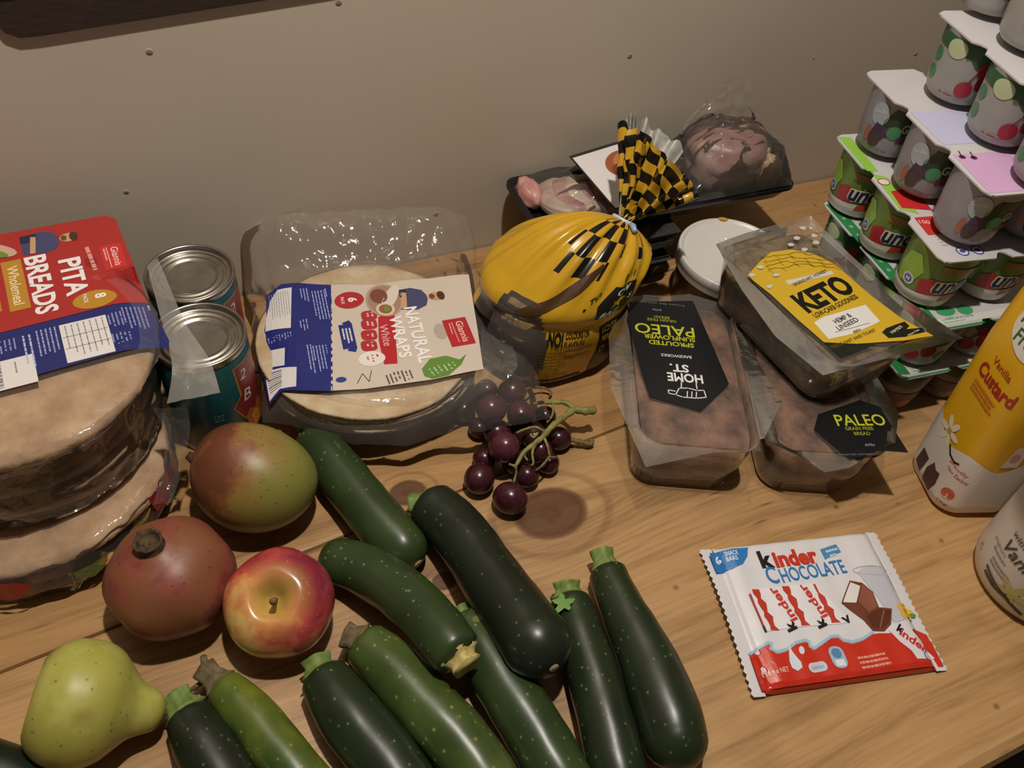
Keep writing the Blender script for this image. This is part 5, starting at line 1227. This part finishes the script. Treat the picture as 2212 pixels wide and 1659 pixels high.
six_pack('cherry yoghurt six-pack with green edged lid, second from the bottom of the stack', 'cherry', (.594, .299), 83.5, .0625, lp_green, lambda i, j: 205)
six_pack('green fruit yoghurt six-pack with a lime and red lid', 'uno', (.583, .321), 80, .1265, lp_uno, lambda i, j: 224 if j == 0 else 200)
six_pack('lilac berry yoghurt six-pack with a pink and white lid', 'goodies', (.590, .323), 81, .1910, lp_pink, lambda i, j: 250 if j == 0 else 222)
six_pack('cherry yoghurt six-pack standing on the pink lid', 'cherry', (.612, .300), 80, .2555, lp_white, lambda i, j: 220)
six_pack('white yoghurt six-pack with dark printed bands, topmost of the stack', 'dark', (.622, .330), 76, .3200, lp_white, lambda i, j: 235)

# ------------------------------------------------------------ custard carton
ctd = Vector((0.617, 0.2085, 0.0035)); CA = math.radians(-20)
ct = thing('custard_carton', 'tall yellow and white vanilla custard carton beside the yoghurt stack', 'carton', ctd, (math.radians(-5), math.radians(-1.5), CA))
CW = .037
XS = rring(CW, CW, .020, 0, 9); per = [0]
XS = XS[21:] + XS[:21]     # start in the middle of a side facing the room
for a, b in zip(XS, XS[1:] + XS[:1]): per.append(per[-1] + (b - a).length)
PL = per[-1]
def cscale(z): return curve1([(0, .93), (.01, .985), (.05, 1.0), (.16, 1.0), (.205, .93), (.225, .86)], z)
def ctsurf(u, v):
    u = u % PL; i = 0
    while per[i + 1] < u and i < len(XS) - 1: i += 1
    t_ = (u - per[i]) / (per[i + 1] - per[i]); q = XS[i].lerp(XS[(i + 1) % len(XS)], t_); s_ = cscale(v)
    return (q.x * s_, q.y * s_, v)
rows = []
for z in (0, .004, .01, .03, .05, .08, .12, .16, .18, .205, .22, .225): rows.append([Vector((q.x * cscale(z), q.y * cscale(z), z)) for q in XS])
rows.append([Vector((q.x * .55, q.y * .55, .229)) for q in XS])
V, F = rings(rows); body = mk('carton_body', V, F, flat('custard_yellow', '#d9a417', rough=.35, var=.05, scale=20), ct)
# which perimeter position faces the camera
lc = Matrix.Rotation(-CA, 3, 'Z') @ Vector((-ctd.x, -ctd.y, 0)); fa = math.atan2(lc.y, lc.x)
U0 = min(range(600), key=lambda k: abs((math.atan2(ctsurf(PL * k / 600, .1)[1], ctsurf(PL * k / 600, .1)[0]) - fa + PI) % (2 * PI) - PI)) * PL / 600
p = Print(lambda u, v: ctsurf(U0 + u, v), seg=.004, lift=.0004)
W8 = '#d3cbc0'
n8 = 40
edge = [(-PL / 2 + .001 + (PL - .002) * k / n8, .070 + .006 * math.sin(k * .7) - .007 * math.cos((k / n8 - .5) * 7)) for k in range(n8 + 1)]
for a, b in zip(edge, edge[1:]): p.poly([(a[0], .001), (b[0], .001), b, a], W8, 0)
p.text('proudly', -.002, .050, w=.020, h=.005, col='#c4685a', layer=2, rot=-.15); p.text('New Zealand', .000, .043, w=.022, h=.004, col='#c4685a', layer=2, rot=-.15)
p.ell(.002, .021, .006, .0065, '#c4583c', 2); p.rect(.002, .018, .008, .006, W8, 3); p.ell(-.0005, .019, .002, .0025, '#c4583c', 4); p.ell(.0045, .019, .002, .0025, '#c4583c', 4); p.text('1kg', .002, .0085, w=.010, h=.0045, col='#c4583c', layer=2)
for k in range(6): a = k * PI / 3; p.ell(-.031 + .008 * math.cos(a), .068 + .009 * math.sin(a), .0065, .0030, '#ddd2b8', 2, a)
p.ell(-.031, .068, .003, .003, '#b59a4a', 3); p.line([(-.022, .060), (-.016, .054), (-.008, .053), (-.004, .055)], .0022, '#33262e', 2)
p.poly([(-.030, .006), (-.016, .004), (-.012, .018), (-.014, .030), (-.020, .028), (-.026, .032), (-.031, .020)], '#3c2430', 2); p.poly([(-.048, .012), (-.036, .008), (-.034, .028), (-.046, .030)], '#3c2430', 2)
p.poly([(.026, .066), (.042, .066), (.042, .094), (.030, .090)], '#d8c9b8', 1); p.ell(.034, .078, .004, .005, '#cf8f86', 2)
p.build('carton_band', body); p = Print(lambda u, v: ctsurf(U0 + u, v), seg=.004, lift=.0004)
p.text('Vanilla', -.020, .152, w=.026, h=.0068, col='#b0402a', layer=1, rot=-.02); p.text('Custard', -.018, .137, w=.046, h=.0135, col='#a82a24', layer=1, rot=-.02, bold=.03)
p.lines(-.038, .124, .036, 3, .0042, .0022, '#c46a24', 1, rot=-.02, seed=4)
p.build('carton_print', body)
p = Print(lambda u, v: ctsurf(U0 + u, v), seg=.004, lift=.0004)
p.ell(-.012, .192, .026, .0225, '#d6d0c4', 1); p.text('Meadow', -.012, .199, w=.042, h=.0125, col='#2a5c34', layer=2, rot=.10, bold=.02, shear=.15); p.text('Fresh', -.012, .184, w=.034, h=.0125, col='#2a5c34', layer=2, rot=.10, bold=.02, shear=.15)
p.build('logo_print', body)
V, F = lathe([(.013, .2285), (.0145, .229), (.0145, .240), (.0135, .2415), (.0005, .2415)], 36); mk('cap', V, F, flat('custard_cap', '#d9a417', rough=.3), ct)

# ------------------------------------------------------------ vanilla yoghurt tub at the right
vt = thing('yoghurt_tub', 'white vanilla yoghurt tub with printed vanilla pods, in front of the custard carton', 'tub', (0.6055, 0.1085, 0))
TR = lambda z: curve1([(0, .044), (.006, .050), (.05, .0525), (.11, .056)], z)
V, F = lathe([(.036, 0.0), (.042, .0008), (.0465, .004), (.0500, .012), (.0518, .03), (.0538, .07), (.056, .112), (.0575, .1125), (.0575, .119), (.056, .1205), (.0005, .1205)], 64); tbdy = mk('tub_body', V, F, flat('tub_cream', '#cdc6bc', rough=.35, var=.03, scale=20), vt)
TRs = lambda z: curve1([(.004, .0465), (.012, .05), (.03, .0518), (.07, .0538), (.112, .056)], z)
fa = math.atan2(-.1085, -.6055)
p = Print(lambda u, v: (TRs(v) * math.cos(fa + (u - .020) / .052), TRs(v) * math.sin(fa + (u - .020) / .052), v), seg=.006, lift=.0004)
p.text('with real', .004, .074, w=.030, h=.0065, col='#5a5248', layer=1, shear=.2); p.text('Vanilla', .010, .060, w=.042, h=.013, col='#3e372e', layer=1, shear=.25)
p.lines(-.016, .044, .030, 1, .004, .0018, '#8a8276', 1); p.lines(-.010, .037, .024, 2, .0042, .0018, '#8a8276', 1, seed=5); p.text('yoghurt', -.012, .05, w=.02, h=.004, col='#8a8276', layer=1)
for k in range(5): a = k * 1.25; p.ell(.020 + .008 * math.cos(a), .028 + .007 * math.sin(a), .0075, .003, '#b5ab68', 1, a)
p.line([(-.006, .020), (.006, .018), (.020, .019), (.036, .014)], .003, '#2e2620', 2); p.line([(-.008, .026), (.006, .022), (.022, .020)], .0024, '#2e2620', 2); p.lines(-.028, .030, .010, 2, .003, .0016, '#8f897c', 1, rot=-1.2)
p.build('tub_print', tbdy)

# ------------------------------------------------------------ chocolate bar pack
KA = math.radians(-13.8); kc = (0.4115, 0.1535)
kd = thing('chocolate_pack', 'white and red chocolate snack bar pack with crimped ends, on the bare boards', 'chocolate', (kc[0], kc[1], 0), (0, 0, KA))
KW, KD = .0825, .0615
KWHITE = flat('wrapper_white', '#d7d5d8', rough=.3, var=.02, scale=30, bump=.12, bscale=60)
def kz(u, v):
    e = min(1, max(0, (KW - .012 - abs(u)) / .012)); f_ = min(1, max(0, (KD - abs(v)) / .006))
    return .0028 + .0075 * (e * (2 - e)) ** .5 * (f_ * (2 - f_)) ** .5 + .0007 * math.sin((u + .02) * 290) * e * f_ * .5 + .0004 * nz(u * 60, v * 60)
def ksurf(u, v):
    lift = .006 * sstep(KW - .02, KW, -u) ; return (u, v, kz(u, v) + lift)
V, F = grid(80, 40, lambda a, b: ksurf(lerp(-KW + .010, KW - .010, a), lerp(-KD, KD, b)))
Vb, Fb = grid(80, 40, lambda a, b: (lerp(-KW + .010, KW - .010, a), lerp(-KD, KD, b), max(.0003, .0026 - .0022 * min(1, (1 - abs(2 * a - 1)) * 6) + .006 * sstep(KW - .02, KW, -lerp(-KW + .010, KW - .010, a)))))
Vj, Fj = join((V, F), (Vb, [tuple(reversed(f)) for f in Fb])); w_ = 81; o2 = len(V)
side = []
for j in range(40): side += [(j * w_, (j + 1) * w_, o2 + (j + 1) * w_, o2 + j * w_), ((j + 1) * w_ - 1, o2 + (j + 1) * w_ - 1, o2 + (j + 2) * w_ - 1, (j + 2) * w_ - 1)]
for i in range(80): side += [(i, o2 + i, o2 + i + 1, i + 1), (40 * w_ + i, 40 * w_ + i + 1, o2 + 40 * w_ + i + 1, o2 + 40 * w_ + i)]
KRED = flat('wrapper_red', '#c2321f', rough=.3, bump=.12, bscale=60)
FF = Fj + side
wr = mk('wrapper', Vj, FF, [KWHITE, KRED], kd, mi=[1 if sum(Vj[i].y for i in f) / len(f) < -KD + .0028 else 0 for f in FF])
for sx in (-1, 1):
    n_ = 44; V = []; F = []
    for k in range(n_ + 1):
        y = lerp(-KD - .001, KD + .001, k / n_); tooth = .0009 * (1 if k % 2 else -1); rib = 0
        for q in range(5):
            x = sx * (KW - .0105 + .011 * q / 4 + (tooth if q == 4 else 0)); z = (.0031 if sx > 0 else .0066 + .0018 * q / 4) + .0004 * (q % 2) - (.0006 * q if sx > 0 else 0) + .0006 * math.sin(y * 70)
            if sx < 0: z -= .004 * sstep(0, 1, abs(y) / KD) ** 2
            V.append(Vector((x, y, max(.0004, z))))
    for k in range(n_):
        for q in range(4): f_ = (k * 5 + q, k * 5 + q + 1, (k + 1) * 5 + q + 1, (k + 1) * 5 + q); F.append(f_)
    mk('crimped_end', V, F, KWHITE, kd)
fr = Frame(kc, KA, .0105)
U = lambda x, y: fr(1480 + x / 3.456, 1100 + y / 3.456)
p = Print(ksurf, seg=.005, lift=.0004, rough=.3)
RED, BLU = '#c2321f', '#2f78b8'
def ymin(x): return 0
wave = [(490, 1085), (560, 1040), (620, 1010), (645, 1020), (640, 1060), (690, 1082), (760, 1060), (830, 1010), (900, 990), (925, 1000), (935, 1040), (970, 1050), (1030, 1010), (1090, 965), (1140, 958), (1180, 990), (1250, 1005), (1330, 980), (1400, 935), (1450, 925), (1540, 925), (1700, 905), (1720, 875), (1800, 900), (1870, 960)]
for a, b in zip(wave, wave[1:]):
    ua, va = U(*a); ub, vb = U(*b)
    if ub > ua + 1e-5: p.poly([(ua, -KD + .0022), (ub, -KD + .0022), (ub, vb), (ua, va)], RED, 0)
u_l, v_l = U(490, 1085); p.poly([(-KW + .0105, -KD + .0022), (u_l, -KD + .0022), (u_l, v_l), (-KW + .0105, v_l - .001)], RED, 0); u_r, v_r = U(1870, 960); p.poly([(u_r, -KD + .0022), (KW - .0105, -KD + .0022), (KW - .0105, v_r - .004), (u_r, v_r)], RED, 0)
p.line([(U(x, y - 16)) for x, y in wave[:19]], .0022, '#9fbfd4', 1)
def KX(pts, col, l=1): p.poly([U(*a) for a in pts], col, l)
KX([(185, 315), (470, 285), (465, 350), (430, 410), (350, 445), (240, 468)], BLU, 1)
def KT(s_, x, y, w_, h_, col, rot=0.0, bold=.02, l=3, shear=0): u, v = U(x, y); p.text(s_, u, v, w=w_, h=h_, col=col, layer=l, rot=rot, bold=bold, shear=shear)
KT('6', 255, 365, .0055, .0085, '#e4e8ee', bold=.05); KT('SNACK', 345, 328, .0115, .0042, '#d0dcec'); KT('BARS', 350, 368, .0095, .0042, '#d0dcec')
u, v = U(600, 375); p.text('k', u, v, h=.0158, w=.0115, col='#1a1a1c', layer=3, bold=.04); u, v = U(820, 360); p.text('inder', u, v, h=.0152, w=.0388, col=RED, layer=3, bold=.04)
KX([(1008, 300), (1125, 262), (1162, 320), (1045, 375)], '#4a86b4', 1); u, v = U(1050, 320); p.lines(u, v, .014, 2, .0045, .002, '#b9d0e2', 2, rot=.15)
u, v = U(645, 492); p.text('C', u, v, h=.0155, w=.0098, col=BLU, layer=3, bold=.01); u, v = U(952, 462); p.text('HOCOLATE', u, v, h=.0125, w=.0585, col=BLU, layer=3, rot=.035, bold=.01)
KX([(478, 600), (940, 555), (1240, 830), (1180, 855), (830, 880), (600, 915)], '#e0dde0', 1)
p.line([U(482, 640), U(520, 730), U(580, 870)], .0018, '#a8404a', 2); p.line([U(585, 880), U(600, 915)], .002, '#33333a', 2)
for x0, x1 in (((520, 600), (670, 905)), ((745, 575), (900, 870)), ((960, 560), (1125, 850))):
    n9 = 9; L_, R9 = [], []
    for k in range(n9 + 1):
        f_ = k / n9; cx_, cy_ = lerp(x0[0], x1[0], f_), lerp(x0[1], x1[1], f_); wv = 24 + 8 * math.sin(k * 2.3); wv = wv * (min(1, f_ * 1.6 + .15) if x0[0] > 900 else 1)
        L_.append((cx_ - wv, cy_)); R9.append((cx_ + wv + 6 * math.cos(k * 2.0), cy_ - 2))
    for k in range(n9): KX([L_[k + 1], R9[k + 1], R9[k], L_[k]], '#b8382a', 2)
for x, y in ((735, 740), (960, 715)):
    KT('inder', x - 10, y - 30, .031, .0076, '#c23a34', rot=1.86, bold=.03); KT('k', x + 50, y + 135, .0075, .0090, '#222226', rot=1.86, bold=.05)
KT('v', 1205, 825, .008, .006, '#222226', rot=.3)
# glass of milk, chocolate piece, flower, little bar
KX([(1285, 470), (1330, 430), (1480, 425), (1535, 450), (1700, 800), (1560, 850), (1420, 640)], '#bdbdc6', 1); u, v = U(1410, 455); p.ring(u, v, .019, .0045, .0008, '#b4b4be', 2, rot=-.1)
KX([(1165, 700), (1225, 535), (1320, 550), (1400, 620), (1445, 735), (1540, 745), (1535, 860), (1490, 910), (1400, 910), (1330, 830)], '#6e3c2a', 3); KX([(1178, 695), (1230, 548), (1305, 575), (1275, 700)], '#dcd8d4', 4); KX([(1290, 690), (1320, 560), (1400, 630), (1430, 730), (1370, 770)], '#8a5440', 4)
KX([(1350, 800), (1440, 745), (1530, 760), (1520, 850), (1470, 895), (1400, 880)], '#5a2e20', 4); p.line([U(1480, 760), U(1455, 885)], .0012, '#8a5440', 5)
u, v = U(1660, 750)
for k in range(5): a = k * 1.257; p.ell(u + .0045 * math.cos(a), v + .004 * math.sin(a), .0045, .0032, '#dcae3c', 3, a)
p.ell(u, v, .003, .003, '#c98424', 4); u, v = U(1725, 765); p.ell(u, v, .0035, .002, '#5a8a4a', 3)
KX([(1520, 905), (1560, 850), (1640, 850), (1895, 1085), (1850, 1110), (1730, 1118), (1690, 1060), (1600, 990)], '#d9d4da', 3)
KT('k', 1608, 897, .0055, .0080, '#1c1c20', rot=-.84, l=4, bold=.04); KT('inder', 1708, 982, .0235, .0075, '#c2322a', rot=-.84, l=4, bold=.03); u, v = U(1825, 1085); p.ring(u, v, .0042, .0042, .001, '#3a68a8', 4, t0=-.2, t1=3.9)
KX([(1700, 890), (1745, 870), (1835, 910), (1910, 1050), (1880, 1050)], RED, 2)
# marks on the red band
u, v = U(820, 1130); p.poly([(u - .0045, v), (u - .002, v + .007), (u, v + .0125), (u + .001, v + .006), (u + .004, v - .002), (u + .0035, v - .006), (u - .001, v - .008), (u - .0045, v - .005)], '#cdd8e0', 2); u, v = U(868, 1055); p.ell(u, v, .0022, .0034, '#cdd8e0', 2, -.4)
u, v = U(1140, 1105); p.rect(u, v, .0125, .0172, '#9fb6cc', 2, rad=.005); p.ell(u, v + .003, .0042, .0040, '#5d86b0', 3); p.rect(u, v - .0045, .008, .005, '#dfe4ea', 3)
u, v = U(990, 1178); p.rect(u, v, .0155, .0075, '#c4cad6', 2, rad=.0034, rot=.05); p.text('nutrition', u, v, w=.010, h=.003, col='#8a94ac', layer=3, rot=.05)
KT('126 g e NET', 685, 1215, .020, .0052, '#e0b8ac', rot=.03); u, v = U(1285, 1115); p.lines(u, v, .026, 3, .0038, .0018, '#dc9c90', 2, rot=.03, seed=9)
p.build('wrapper_print', wr)
